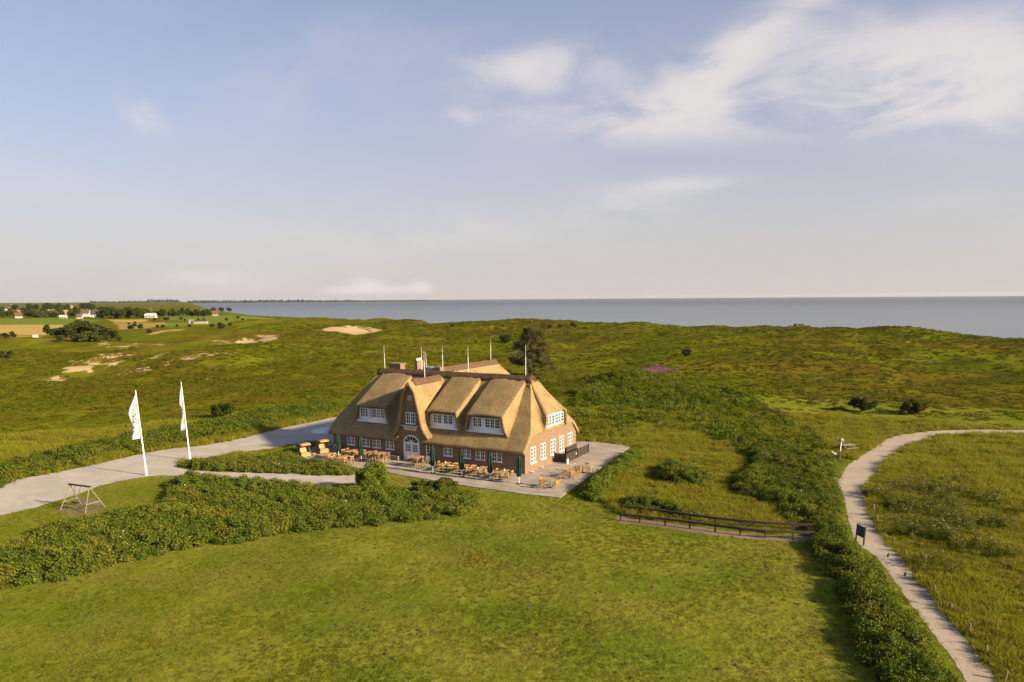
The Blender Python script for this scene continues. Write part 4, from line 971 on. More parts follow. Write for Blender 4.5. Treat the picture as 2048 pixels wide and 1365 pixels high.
M_rose = leaf_mat('rose_leaves', (0.075, 0.115, 0.010), (0.150, 0.180, 0.020), (0.175, 0.170, 0.022))
M_rose2 = leaf_mat('dark_rose_leaves', (0.060, 0.098, 0.009), (0.125, 0.155, 0.014), (0.150, 0.155, 0.018), .35)
M_bright = leaf_mat('bright_leaves', (0.105, 0.150, 0.012), (0.175, 0.205, 0.022), None)
M_dark = leaf_mat('dark_leaves', (0.030, 0.045, 0.009), (0.060, 0.075, 0.014), None)
M_petal = mat('pale_petal', (.62, .5, .48), (.6, .3, .3), .7, 2)
def hedge(name, label, poly, H_, material, spacing=0.72, per=230, leaf=0.068, flowers=0, edge=1.1, cat='hedge', z0=None, rough=0.22):
    """poly: ground outline (world x, y); lumpy leafy mass up to H_"""
    poly = np.array(poly); c0 = poly.mean(0); t = thing(name, label, cat, (c0[0], c0[1], 0))
    xs = np.arange(poly[:, 0].min(), poly[:, 0].max(), spacing); ys = np.arange(poly[:, 1].min(), poly[:, 1].max(), spacing)
    X, Y = np.meshgrid(xs, ys); X = X.ravel() + rng.uniform(-.45, .45, X.size) * spacing; Y = Y.ravel() + rng.uniform(-.45, .45, Y.size) * spacing
    k_ = in_poly(X, Y, poly); X, Y = X[k_], Y[k_]; ed = edge_dist(X, Y, poly)
    big = 0.5 + 0.25 * (np.sin(X * .9 + 1.3 * np.sin(Y * .5)) + np.sin(Y * 1.1 + X * .4))
    top = H_ * (0.50 + 0.50 * sstep(0, edge, ed)) * (1 - rough + 2 * rough * rng.uniform(0, 1, len(X))) * (0.8 + 0.35 * big)
    rad = rng.uniform(.48, .80, len(X)) * spacing / .72; rz_ = np.minimum(rad * .95, top * .8)
    C = np.stack([X - c0[0], Y - c0[1], np.maximum(top - rz_, rz_ * .4)], -1); Rd = np.stack([rad, rad, rz_], -1)
    if z0 is not None: C[:, 2] += z0(X, Y)
    pts, nr = clumps(C, Rd, per); keep = pts[:, 2] > (0.02 if z0 is None else -9); pts, nr = pts[keep], nr[keep]
    leaves('foliage', pts, nr, np.full(len(pts), leaf), material, t)
    cores('branches', C, np.stack([Rd[:, 0], Rd[:, 1], Rd[:, 2]], -1), M_core, t)
    # skirt of leaves down to the ground along the rim
    if flowers:
        ii = rng.integers(0, len(pts), flowers); ii = ii[nr[ii][:, 2] > .3]
        leaves('blossoms', pts[ii] + nr[ii] * .06, nr[ii], np.full(len(ii), .055), M_petal, t, 1.0, .3)
    return t
def px_poly(l): return [tuple(q) for q in smooth_line(gps(l), 1.5, 0.12, True)]
hedge('rose_hedge', 'broad wild rose hedge sweeping across the left foreground to the house', px_poly([(-60, 1135), (0, 1108), (70, 1078), (140, 1056), (215, 1040), (290, 1030), (330, 1010), (345, 972), (400, 962), (470, 968), (540, 975), (600, 982), (660, 985), (720, 985), (780, 985), (850, 990), (910, 992), (950, 996),
      (958, 1010), (925, 1030), (860, 1040), (760, 1050), (640, 1060), (540, 1075), (430, 1090), (320, 1108), (220, 1135), (120, 1158), (40, 1172), (-60, 1185)]), 1.08, M_rose, flowers=120)
hedge('low_hedge', 'low rose hedge island between the gravel road and the side path', px_poly([(362, 928), (395, 926), (470, 922), (540, 918), (585, 900), (607, 905), (605, 925), (650, 932), (700, 940), (712, 947), (690, 952), (640, 951), (560, 946), (470, 945), (390, 940)]), 0.85, M_rose, spacing=.62, per=120, flowers=15)
hedge('roadside_hedge', 'dense hedge strip lining the far side of the gravel road', px_poly([(-60, 985), (0, 975), (30, 962), (100, 945), (200, 920), (290, 900), (350, 892), (400, 886), (480, 872), (560, 850), (650, 832), (690, 822), (690, 812), (640, 812), (540, 824), (450, 842), (380, 858), (300, 872), (200, 890), (100, 915), (0, 940), (-60, 955)]), 1.15, M_rose2, spacing=.85, per=130, leaf=.10, flowers=10)
hedge('path_hedge', 'long thick rose hedge between the lawn and the curving gravel path', px_poly([(1500, 905), (1540, 890), (1600, 900), (1640, 925), (1664, 948), (1658, 962), (1670, 985), (1676, 1020), (1680, 1050), (1696, 1092), (1728, 1125), (1760, 1168), (1786, 1208), (1824, 1258), (1858, 1302), (1902, 1365), (1965, 1480),
      (1780, 1480), (1745, 1365), (1715, 1300), (1700, 1240), (1675, 1180), (1650, 1130), (1628, 1100), (1632, 1070), (1600, 1050), (1560, 1030), (1520, 1000), (1470, 985), (1468, 960), (1500, 940)]), 1.02, M_rose2, flowers=60)
hedge('garden_bush', 'low rounded bush row in the small garden right of the terrace', px_poly([(1306, 945), (1330, 938), (1370, 945), (1420, 952), (1430, 962), (1400, 974), (1360, 972), (1320, 960)]), 1.15, M_rose2, spacing=.6, per=120, flowers=8)
hedge('garden_bush', 'leafy bush row growing through the left end of the rail fences', px_poly([(1240, 1008), (1270, 1003), (1320, 1012), (1370, 1024), (1400, 1035), (1370, 1040), (1300, 1030), (1245, 1022)]), 1.0, M_rose2, spacing=.6, per=120, flowers=8)
hedge('terrace_hedge', 'bright clipped hedge along the right edge of the terrace', px_poly([(1165, 988), (1180, 968), (1215, 940), (1250, 915), (1278, 902), (1290, 908), (1272, 925), (1250, 945), (1220, 970), (1205, 1000), (1180, 1000)]), 1.1, M_bright, spacing=.55, per=120)

def bush(name, label, px, py, wx, hz, material, n_cl=26, per=220, leaf=.1, cat='bush', group=None, seed=None, loc=None, scale=1.0):
    """free-standing shrub: stems and a lumpy crown, wx wide and hz tall (metres)"""
    g = Vector(loc) if loc is not None else on_ground(px, py); t = thing(name, label, cat, g, 0, group)
    d = rng.normal(0, 1, (n_cl, 3)); d /= np.linalg.norm(d, axis=1, keepdims=True); d *= rng.uniform(.35, 1, (n_cl, 1)) ** .6
    rc = rng.uniform(.22, .34, n_cl) * min(wx / 2, hz * .6)
    C = np.stack([d[:, 0] * (wx / 2 - rc), d[:, 1] * (wx / 2 - rc), hz * .5 + d[:, 2] * (hz * .5 - rc)], -1); Rd = np.stack([rc, rc, rc * .9], -1)
    pts, nr = clumps(C, Rd, per, (.6, 1.15), -1); k_ = pts[:, 2] > .03
    leaves('crown', pts[k_], nr[k_], np.full(k_.sum(), leaf), material, t); cores('branches', C, Rd, M_core, t, .6)
    b = MB()
    for q in range(5):
        a = rng.uniform(0, 6.28); b.tube([(.06 * math.cos(a), .06 * math.sin(a), -.1), (wx * .14 * math.cos(a), wx * .14 * math.sin(a), hz * .35), (wx * .25 * math.cos(a), wx * .25 * math.sin(a), hz * .65)], [.05, .04, .02], 5)
    b.build('trunk', M_dkwood, t); return t
bush('round_bush', 'tall rounded bright green bush in front of the entrance terrace', 750, 984, 3.9, 3.1, M_bright, 46, 330, .085)
bush('shrub', 'feathery olive shrub at the right end of the front hedge', 893, 990, 2.6, 1.9, leaf_mat('olive_leaves', (.09, .10, .015), (.14, .14, .025)), 26, 240, .08)
bush('shrub', 'dark shrub behind the front hedge, left of the feathery olive one', 850, 992, 3.4, 1.7, M_rose2, 26, 240, .09)
bush('round_bush', 'lone dark round bush on the heath behind the flagpoles', 447, 836, 4.0, 2.6, M_dark, 26, 240, .12)
bush('round_bush', 'dark green bush on the right heath, left of the pair', 1724, 824, 4.6, 2.4, M_dark, 26, 240, .12)
bush('round_bush', 'olive brown bush on the right heath, right of the pair', 1824, 829, 5.0, 2.6, leaf_mat('brown_olive_leaves', (.075, .07, .014), (.12, .10, .02)), 26, 240, .12)
bush('round_bush', 'small dark bush far behind the grassy mound', 1373, 713, 3.4, 2.4, M_dark, 16, 160, .15)
bush('round_bush', 'dark bush on the dune left of the big pine', 1010, 687, 5.5, 4.2, M_dark, 20, 180, .18)
bush('round_bush', 'small dark bush on the left heath edge near the frame border', 12, 716, 5.5, 2.6, M_dark, 16, 160, .2)

# the wind-bent pine
M_needle = leaf_mat('pine_needles', (0.060, 0.075, 0.022), (0.120, 0.118, 0.036), (0.150, 0.112, 0.040), .4)
M_bark = mat('bark', (.09, .06, .04), (.06, .042, .03), .95, 3, bump=.5)
g = on_ground(1062, 752); t = thing('pine_tree', 'large wind-shaped dark pine behind the house', 'tree', g)
b = MB(); b.tube([(0, 0, -.3), (-.2, 0, 3), (-.3, .1, 7), (0.1, 0, 11.0)], [.38, .3, .2, .05], 8); C = []; Rd = []
for q in range(60):
    zf = rng.uniform(.04, 1) ** .9; z = 11.2 * zf; reach = (6.0 * (1 - zf) ** .7 + .7) * rng.uniform(.35, 1.0); a = rng.uniform(0, 6.28)
    e_ = np.array([math.cos(a) * reach + .5 * (1 - zf), math.sin(a) * reach, z + .25 * reach]); b.tube([(-.2, 0, z * .92), tuple(e_ * .6 + np.array([0, 0, z * .37])), tuple(e_)], [.09, .06, .025], 5)
    for w_ in (1.0, .68): C.append(e_ * np.array([w_, w_, 1]) + rng.normal(0, .25, 3)); Rd.append(np.array([1.25, 1.25, .75]) * rng.uniform(.6, 1.15))
b.build('trunk', M_bark, t); C = np.array(C); Rd = np.array(Rd); pts, nr = clumps(C, Rd, 260, (.35, 1.15), -1); leaves('crown', pts, nr, np.full(len(pts), .17), M_needle, t, .5, 1.2)

# ------------------------------------------------------------------ village, trees and shrubs beyond the heath
M_vroof = mat('dark_roof', (.075, .055, .05), (.055, .042, .04), .85, 1.5); M_vthatch = mat('old_thatch', (.20, .15, .09), (.15, .11, .07), .9, 1.5); M_vred = mat('red_roof', (.14, .065, .045), (.11, .052, .038), .85, 1.5)
M_vwhite = mat('white_render', (.54, .51, .46), (.45, .43, .38), .8, 1); M_vyel = mat('yellow_render', (.46, .36, .19), (.42, .33, .17), .8, 1); M_vbrick = mat('red_brick', (.26, .13, .085), (.2, .1, .07), .9, 1.2)
def village_house(px, py, w_, d_, hz, rh, rot, wallm, roofm, label, nw=3, chim=True):
    w_, d_, hz, rh = w_ * .85, d_ * .85, hz * .88, rh * .88
    g = on_ground(px, py); t = thing('village_house', label, 'house', g, R(rot))
    b = MB(); b.box(-w_ / 2, w_ / 2, -d_ / 2, d_ / 2, -1, hz)
    for s_ in (-1, 1):
        x0 = s_ * w_ / 2; x1 = x0 - s_ * .25
        b.poly([(x0, -d_ / 2, hz), (x0, d_ / 2, hz), (x0, 0, hz + rh)]); b.poly([(x1, -d_ / 2, hz), (x1, d_ / 2, hz), (x1, 0, hz + rh)])
    b.build('wall', wallm, t)
    b = MB(); o_ = .5; k_ = rh / (d_ / 2)
    for s_ in (-1, 1):
        y0 = s_ * (d_ / 2 + o_); z0 = hz - o_ * k_ + .05; ya, za = 0, hz + rh + .05
        b.hexa([(-w_ / 2 - .3, y0, z0), (w_ / 2 + .3, y0, z0), (w_ / 2 + .3, ya, za), (-w_ / 2 - .3, ya, za), (-w_ / 2 - .3, y0, z0 + .25), (w_ / 2 + .3, y0, z0 + .25), (w_ / 2 + .3, ya, za + .25), (-w_ / 2 - .3, ya, za + .25)])
    r_ = b.build('roof', roofm, t)
    if chim: b = MB(); b.box(w_ * .2, w_ * .2 + .7, -.35, .35, hz + rh - .5, hz + rh + 1.1); b.build('chimney', M_vbrick, r_)
    for k_ in range(nw):
        x0 = -w_ / 2 + w_ * (k_ + .5) / nw
        for sy_ in (-1,):
            b = MB(); b.box(x0 - .5, x0 + .5, -.03, .03, 0, 1.2); b.build('window', M_glass, t, loc=(0, sy_ * (d_ / 2 + .03), hz - 1.9))
    b = MB(); b.box(-.03, .03, -.5, .5, 0, 1.2); b.build('window', M_glass, t, loc=(w_ / 2 + .03, 0, hz - 1.6))
for a in ((12, 621, 14, 9, 4.2, 4.0, 20, M_vwhite, M_vroof, 'long low white house at the far left of the village'), (38, 636.5, 8, 6.5, 3.2, 3.4, 30, M_vwhite, M_vred, 'white house with red trim in the front row, far left'),
          (43, 623, 16, 8, 3.2, 3.6, 10, M_vyel, M_vroof, 'dark roofed terrace row behind the front red house'), (85, 635, 6, 6, 3.0, 3.8, 75, M_vwhite, M_vthatch, 'narrow gabled house with old thatch in the front row'),
          (97, 621, 8, 8, 5, 5, 65, M_vyel, M_vroof, 'yellow gabled house in the back row'), (110, 620, 11, 8, 3.6, 4.0, 15, M_vyel, M_vthatch, 'low yellowish house right of the yellow gable'),
          (127, 637, 8.0, 5, 2.0, 1.6, 12, M_vwhite, M_vwhite, 'low white pavilion in the front row'), (132, 632, 7, 6, 3.0, 5.0, 70, M_vbrick, M_vthatch, 'pointed brown gable behind the low white pavilion'),
          (160, 637.5, 6, 5.5, 3.0, 2.6, 15, M_vwhite, M_vred, 'small white house at the left foot of the big white house'), (173, 634, 10, 8, 5.4, 4.2, 12, M_vwhite, M_vred, 'big white house with brown roof in the front row'),
          (191, 636, 9, 8, 4.8, 4.4, 18, M_vwhite, M_vroof, 'white house with slate roof beside the tree belt'), (163, 620, 7, 6, 4.0, 4, 60, M_vwhite, M_vroof, 'small white gable in the back row before the tall trees'),
          (302, 636, 13, 7, 2.8, 2.4, 5, M_vwhite, M_vwhite, 'long low white building at the right end of the tree belt'), (300, 632, 9, 8, 4, 6.0, 20, M_vwhite, M_vroof, 'steep dark roofed house behind the low white building'),
          (430, 632, 8, 7, 2.8, 3.6, 30, M_vyel, M_vred, 'orange roofed house under the pines by the bay'), (403, 626, 5, 5, 3.0, 3.4, 40, M_vwhite, M_vroof, 'small white house hidden in the pines by the bay'),
          (143, 616, 10, 8, 4, 4.5, 30, M_vwhite, M_vthatch, 'far thatched house at the back of the village centre'), (25, 613, 12, 9, 4, 5, 25, M_vyel, M_vthatch, 'far pale thatched house on the low land at the left')):
    village_house(*a)
M_vtree = leaf_mat('far_tree_leaves', (0.034, 0.048, 0.012), (0.070, 0.085, 0.018), None, .2, big=.5); M_vtree2 = leaf_mat('far_green_leaves', (0.055, 0.075, 0.014), (0.095, 0.11, 0.02), None, .2, big=.4)
def tree_proto(kind, material, n_cl=18, per=70, leaf=.055):
    """unit tree, 1 m tall; crown radius about a third"""
    t = thing('tree', 'x', 'tree'); b = MB(); C = []; Rd = []
    if kind == 'round': b.tube([(0, 0, -.03), (0, 0, .45)], [.03, .02], 6); zc, rr, zr = .50, .36, .52
    elif kind == 'cone': b.tube([(0, 0, -.03), (0, 0, .8)], [.025, .008], 6); zc, rr, zr = .5, .3, .46
    else: b.tube([(0, 0, -.03), (.02, 0, .55)], [.03, .02], 6); zc, rr, zr = .75, .38, .24
    for q in range(n_cl):
        d = rng.normal(0, 1, 3); d /= np.linalg.norm(d); d *= rng.uniform(.3, 1) ** .6
        z = zc + d[2] * zr * .75; k_ = 1.0 if kind != 'cone' else max(.15, 1.15 * (1 - z))
        C.append((d[0] * rr * .75 * k_, d[1] * rr * .75 * k_, z)); s_ = rng.uniform(.10, .17) * (.7 if kind == 'cone' else 1); Rd.append((s_, s_, s_ * .85))
    for q in range(4):
        e_ = C[q]; b.tube([(0, 0, .35), tuple(e_)], [.014, .006], 4)
    b.build('trunk', M_bark, t); C = np.array(C); Rd = np.array(Rd); pts, nr = clumps(C, Rd, per, (.6, 1.12), -1); leaves('crown', pts, nr, np.full(len(pts), leaf), material, t)
    cores('branches', C, Rd, M_core, t, .6); return t
protos = {'r1': tree_proto('round', M_vtree), 'r2': tree_proto('round', M_vtree2), 'r3': tree_proto('round', M_vtree), 'c1': tree_proto('cone', M_vtree), 'p1': tree_proto('pine', M_vtree)}
def tree(kind, px, py, h_, wide, label, group, cat='tree', name=None):
    p = protos[kind]; o = p if p.name not in _used else copy_tree(p); _used.add(p.name)
    g = on_ground(px, py); o.location = g; o.scale = (h_ * wide, h_ * wide, h_); o.rotation_euler = (0, 0, rng.uniform(0, 6)); o['label'] = label; o['group'] = group; o['category'] = cat
    if name: o.name = name
def belt(xs, py, h_, kinds, label, group, wide=(1.0, 1.4), dy=1.0):
    for x_ in xs: tree(kinds[int(rng.integers(0, len(kinds)))], x_ + rng.normal(0, 2), py + rng.normal(0, dy), h_ * rng.uniform(.8, 1.15), rng.uniform(*wide), label, group)
belt([4, 10, 16, 22, 28, 54, 60, 66, 72, 77, 93, 99, 104, 108, 113, 117, 140, 145, 150, 154, 203, 7, 32, 46, 58, 63, 69, 80, 90, 96], 635.0, 7.8, ['r1', 'r2', 'r3'], 'leafy tree standing between the front row of village houses', 'front row village trees')
belt(range(200, 296, 4), 636, 11, ['r1', 'r3', 'r2'], 'tall dark tree in the belt right of the white village houses', 'tall village tree belt', (1.0, 1.35))
belt([314, 319, 325, 330, 336, 341, 347, 352, 374, 380, 386, 393, 399, 410, 416, 421], 634, 8.5, ['r1', 'r3'], 'dark tree in the grove between the white building and the bay', 'grove by the bay')
belt([30, 62, 68, 74, 90, 95, 100, 105, 110, 116, 122, 128, 134, 166, 170, 175, 180, 185], 622, 15, ['r1', 'r3'], 'big dark tree rising behind the village roofs', 'big trees behind the village')
belt([2, 6, 18, 24, 52, 58, 70, 80, 88, 118, 124, 138, 148, 155, 180, 194, 200, 208, 215, 222, 230], 627, 10, ['r1', 'r2'], 'middle distance tree among the village back gardens', 'village garden trees')
tree('c1', 366, 633, 12, 1.0, 'pointed dark conifer towering over the grove by the bay', None); tree('c1', 358, 634, 9, 1.1, 'smaller pointed conifer left of the tallest one', None)
tree('c1', 96, 672, 7.0, 1.3, 'pointed dark conifer at the left end of the heath thicket', None)
for px_, lb in ((428, 'umbrella pine above the orange roof, left of three'), (444, 'umbrella pine by the bay, middle of three'), (459, 'umbrella pine by the bay, right of three')): tree('p1', px_, 631, 9.5, .95, lb, None)
for px_, py_, h_ in ((112, 676, 5), (124, 676, 5.5), (137, 678, 7), (150, 676, 8), (163, 674, 9), (176, 677, 8.4), (190, 679, 8), (204, 678, 7.4), (216, 680, 6.2), (228, 680, 5), (240, 683, 3.6), (196, 684, 5), (172, 684, 5.5), (150, 684, 4.5), (120, 684, 3.5), (220, 685, 3.4)):
    tree(['r1', 'r3', 'r2'][int(rng.integers(0, 3))], px_, py_, h_, rng.uniform(1.2, 1.5), 'leafy dark tree crowded in the rounded heath thicket', 'trees of the heath thicket')
for px_, py_, h_ in ((270, 655, 3), (281, 659, 4), (262, 660, 3.6), (258, 650, 1.8), (271, 648, 2), (310, 642, 3), (330, 642, 3.4), (336, 641, 3), (315, 656, 2.4), (326, 656, 2.4), (355, 655, 2.2), (362, 641, 3.2), (370, 643, 2.4), (379, 655, 2.4), (397, 643, 3), (408, 642, 2.6), (443, 660, 5.2), (425, 656, 3), (460, 653, 2.6), (453, 642, 3), (476, 641, 3.2), (486, 642, 2.6), (300, 668, 2.8), (14, 678, 3.2), (28, 676, 2.5), (8, 676, 2.6), (24, 671, 2.4)):
    tree(['r1', 'r3'][int(rng.integers(0, 2))], px_, py_, h_, rng.uniform(1.3, 1.8), 'low dark shrub scattered on the far left fields', 'shrubs on the far fields', 'shrub', 'shrub')
for px_, py_ in ((1067, 645), (1080, 644.5), (1100, 652), (1145, 653), (1120, 657), (1150, 656), (935, 651), (905, 656)):
    tree('r1', px_, py_, 2.6, 1.4, 'tiny dark shrub on the dune crest before the sea', 'shrubs on the dune crest', 'shrub', 'shrub')
# small far structures
g = on_ground(72, 681); t = thing('trailer', 'small white box trailer beside the sandy track at the left', 'trailer', g, R(15)); b = MB(); b.box(-1.0, 1.0, -.8, .8, .45, 1.75); b.build('body', M_vwhite, t, bevel=.1)
for s_ in (-1, 1): b = MB(); b.tube([(0, s_ * .95, .3), (0, s_ * .82, .3)], .3, 10); b.build('wheel', M_metal, t)
b = MB(); b.bar((1, 0, .5), (1.8, 0, .45), .1); b.build('drawbar', M_metal, t)
g = on_ground(385, 648); t = thing('concrete_shed', 'white open shed frame on the far field before the bay', 'shed', g, R(8)); b = MB()
for x_ in (-1.6, 1.6): b.box(x_ - .4, x_ + .4, -1.5, 1.5, 0, 2.6)
b.build('wall', M_vwhite, t); b = MB(); b.box(-2.2, 2.2, -1.7, 1.7, 2.602, 2.9); b.build('roof', M_vwhite, t)
g = on_ground(402, 648); t = thing('low_shed', 'low grey shed right of the white frame on the far field', 'shed', g, R(8)); b = MB(); b.box(-5, 5, -2, 2, 0, 2.0); b.build('wall', M_stone, t); b = MB(); b.hexa([(-5.3, -2.3, 2), (5.3, -2.3, 2), (5.3, 2.3, 2), (-5.3, 2.3, 2), (-4.8, -.3, 3), (4.8, -.3, 3), (4.8, .3, 3), (-4.8, .3, 3)]); b.build('roof', M_vroof, t)
# far-off woods on the other shore, too far to count
pts_c, rad_c = [], []
for x0, x1, y_, hh in ((185, 300, 602.5, 16), (300, 362, 601.8, 26), (380, 620, 601.2, 22), (620, 720, 599.8, 16), (720, 860, 598.6, 9)):
    for x_ in np.arange(x0, x1, 2.2):
        a_ = math.atan2((x_ - PPX), F_PX / math.cos(_p) if False else F_PX * math.cos(_p) + (PPY - 600) * math.sin(_p)); rr_ = 8300 + rng.uniform(-150, 150)
        X_, Y_ = rr_ * math.sin(a_), rr_ * math.cos(a_); s_ = hh * rng.uniform(.5, 1.1); pts_c.append((X_, Y_, float(height(X_, Y_)) + s_ * .3)); rad_c.append((rng.uniform(10, 22), 14, s_))
o = cores('far_wood', np.array(pts_c), np.array(rad_c), mat('far_wood_leaves', (.022, .03, .02), (.03, .036, .022), .95, .05), None, 1.0); tag(o, 'dark far-off woods along the opposite shore of the bay', 'wood', None, 'stuff')

# ------------------------------------------------------------------ ground cover (grass, heather, scrub): uncountable
def tuft(name, n_, h_, spread, material, width=.02, lean=.5):
    v, f = [], []
    for _ in range(n_):
        a = rng.uniform(0, 6.28); r0 = spread * math.sqrt(rng.uniform(0, 1)); p = np.array([r0 * math.cos(a), r0 * math.sin(a), -.01])
        q = p + np.array([rng.normal(0, lean), rng.normal(0, lean), 1]) * h_ * rng.uniform(.5, 1.15); sd_ = np.array([math.cos(a + 1.2), math.sin(a + 1.2), 0]) * width
        mid = p * .45 + q * .55 + np.array([0, 0, h_ * .1]); b_ = len(v); v += [p - sd_, p + sd_, mid + sd_ * .7, q, mid - sd_ * .7]; f += [(b_, b_ + 1, b_ + 2, b_ + 4), (b_ + 4, b_ + 2, b_ + 3, b_ + 3)]
    me = bpy.data.meshes.new(name); me.from_pydata([tuple(q) for q in v], [], [q if q[2] != q[3] else q[:3] for q in f]); me.materials.append(material); return bpy.data.objects.new(name, me)
def dome(name, n_, material, leaf, hz=.5, extra=None):
    d = rng.normal(0, 1, (n_, 3)); d /= np.linalg.norm(d, axis=1, keepdims=True); d[:, 2] = np.abs(d[:, 2]); f_ = rng.uniform(.5, 1.1, (n_, 1)); pts = d * np.array([1, 1, hz]) * f_
    o = leaves(name, pts, d, np.full(n_, leaf), material); COL.objects.unlink(o); return o
def scatter(name, label, cat, P, S, protos_, idx=None):
    coll = bpy.data.collections.new(name + '_shapes')
    for o in protos_: coll.objects.link(o)
    me = bpy.data.meshes.new(name); me.vertices.add(len(P)); me.vertices.foreach_set('co', np.asarray(P, np.float32).ravel())
    a = me.attributes.new('scl', 'FLOAT_VECTOR', 'POINT'); a.data.foreach_set('vector', np.asarray(S, np.float32).ravel())
    rot = np.zeros((len(P), 3), np.float32); rot[:, 2] = rng.uniform(0, 6.28, len(P)); rot[:, :2] = rng.normal(0, .1, (len(P), 2))
    a = me.attributes.new('rot', 'FLOAT_VECTOR', 'POINT'); a.data.foreach_set('vector', rot.ravel())
    a = me.attributes.new('pick', 'INT', 'POINT'); a.data.foreach_set('value', (rng.integers(0, len(protos_), len(P)) if idx is None else idx).astype(np.int32))
    o = bpy.data.objects.new(name, me); COL.objects.link(o); tag(o, label, cat, None, 'stuff')
    ng = bpy.data.node_groups.new(name, 'GeometryNodeTree'); ng.interface.new_socket('Geometry', in_out='INPUT', socket_type='NodeSocketGeometry'); ng.interface.new_socket('Geometry', in_out='OUTPUT', socket_type='NodeSocketGeometry')
    n_ = ng.nodes; gi = n_.new('NodeGroupInput'); go = n_.new('NodeGroupOutput'); ip = n_.new('GeometryNodeInstanceOnPoints'); ci = n_.new('GeometryNodeCollectionInfo'); ci.inputs['Collection'].default_value = coll
    ci.inputs['Separate Children'].default_value = True; ci.inputs['Reset Children'].default_value = True; ip.inputs['Pick Instance'].default_value = True
    def attr(nm, ty): q = n_.new('GeometryNodeInputNamedAttribute'); q.data_type = ty; q.inputs['Name'].default_value = nm; return [s_ for s_ in q.outputs if s_.enabled and s_.name == 'Attribute'][0]
    l_ = ng.links; l_.new(gi.outputs[0], ip.inputs['Points']); l_.new(ci.outputs[0], ip.inputs['Instance']); l_.new(attr('scl', 'FLOAT_VECTOR'), ip.inputs['Scale']); l_.new(attr('rot', 'FLOAT_VECTOR'), ip.inputs['Rotation']); l_.new(attr('pick', 'INT'), ip.inputs['Instance Index']); l_.new(ip.outputs[0], go.inputs[0])
    md = o.modifiers.new('scatter', 'NODES'); md.node_group = ng; return o
M_grass = leaf_mat('grass_blades', (0.140, 0.170, 0.010), (0.215, 0.225, 0.018), (0.270, 0.230, 0.045), .4, big=.3, patch=.14)
M_meadow = leaf_mat('meadow_blades', (0.215, 0.225, 0.014), (0.330, 0.300, 0.030), (0.265, 0.225, 0.028), .45, big=.3)
M_heath = leaf_mat('heather_leaves', (0.098, 0.110, 0.004), (0.150, 0.152, 0.006), (0.118, 0.092, 0.007), .35, big=.22, patch=0.022)
M_scrub = leaf_mat('scrub_leaves', (0.080, 0.112, 0.004), (0.132, 0.158, 0.006), (0.12, 0.115, 0.007), .35, big=.22, patch=0.03)
road_p = [tuple(q) for q in road]; path_p = [tuple(q) for q in path]; terr_p = [hw(*q)[:2] for q in terr]; house_p = [hw(*q)[:2] for q in ((0, 0), (U_L, 0), (U_L, 13), (26, 31), (13, 31), (13, 13), (0, 13))]
dirt_p = [tuple(q) for q in dirt]
def polar(n_, r0, r1, power, a0=-44, a1=44):
    u_ = rng.uniform(0, 1, n_); p1 = power + 1; rr_ = (r0 ** p1 + u_ * (r1 ** p1 - r0 ** p1)) ** (1 / p1); a_ = R(1) * rng.uniform(a0, a1, n_); return rr_ * np.sin(a_), rr_ * np.cos(a_), rr_
def free(X, Y):
    k_ = np.ones(len(X), bool)
    for p_ in (terr_p, house_p): k_ &= ~in_poly(X, Y, p_)
    for p_ in (road_p, path_p, dirt_p):
        ii = np.nonzero(in_poly(X, Y, p_))[0]; ed_ = edge_dist(X[ii], Y[ii], np.array(p_)); k_[ii[ed_ > rng.exponential(.09, len(ii))]] = False
    return k_
X, Y, RR_ = polar(115000, 27, 120, -.1, -53, 53); k_ = free(X, Y); X, Y, RR_ = X[k_], Y[k_], RR_[k_]
pa_c = np.array([(q[0] + w_[0], q[1] + w_[1]) for q, w_ in zip(gps(path_l), gps(path_r[::-1]))]) / 2 if False else None
meadow = in_poly(X, Y, gps([(2048, 872), (1952, 872), (1870, 876), (1811, 897), (1758, 940), (1727, 975), (1740, 1045), (1795, 1115), (1861, 1202), (1990, 1370), (2060, 1500), (2600, 1500), (2600, 872)])) | (RR_ > 88) | in_poly(X, Y, gps([(1200, 1000), (1270, 900), (1480, 860), (1500, 1000), (1620, 1050), (1560, 1070), (1245, 1035)]))
S1 = np.stack([.85 + RR_ * .006] * 3, -1) * rng.uniform(.7, 1.3, (len(X), 1)); Z0 = height(X, Y)
pat = np.sin(X * .31 + 1.7 * np.sin(Y * .23)) * np.sin(Y * .37 + 1.3 * np.sin(X * .19)) + .6 * np.sin(X * .9 + Y * .6) * np.sin(Y * 1.1 - X * .5)
S1[:, 2] *= np.clip(1 + .55 * pat, .35, 2.0)
P_ = np.stack([X, Y, Z0], -1)
gr = [tuft(f'grass_tuft', 30, .055, .17, M_grass, .010, .45) for _ in range(4)]; md_ = [tuft('meadow_tuft', 30, .30, .22, M_meadow, .014, .55) for _ in range(4)]
scatter('lawn_grass', 'short mown-looking grass covering the lawn in front of the house', 'grass', P_[~meadow], S1[~meadow], gr)
scatter('meadow_grass', 'long rough grass of the meadow beyond the path and behind the garden', 'grass', P_[meadow], S1[meadow], md_)
X, Y, RR_ = polar(5200, 28, 76, .6); k_ = free(X, Y) & (X < 24) & (np.sin(X * .42 + Y * .17) + np.sin(Y * .35 - X * .2) > rng.uniform(-1.2, 1.6, len(X))); X, Y = X[k_], Y[k_]; s0 = rng.uniform(.06, .17, len(X))
M_weed = leaf_mat('weed_leaves', (.075, .105, .012), (.13, .14, .03), (.17, .15, .06), .3, big=.3, patch=.2)
scatter('lawn_weeds', 'flat rosettes of weeds dotted through the lawn', 'weeds', np.stack([X, Y, np.zeros(len(X))], -1), np.stack([s0, s0, s0 * .6], -1), [dome('weed', 30, M_weed, .35, .5) for _ in range(3)])
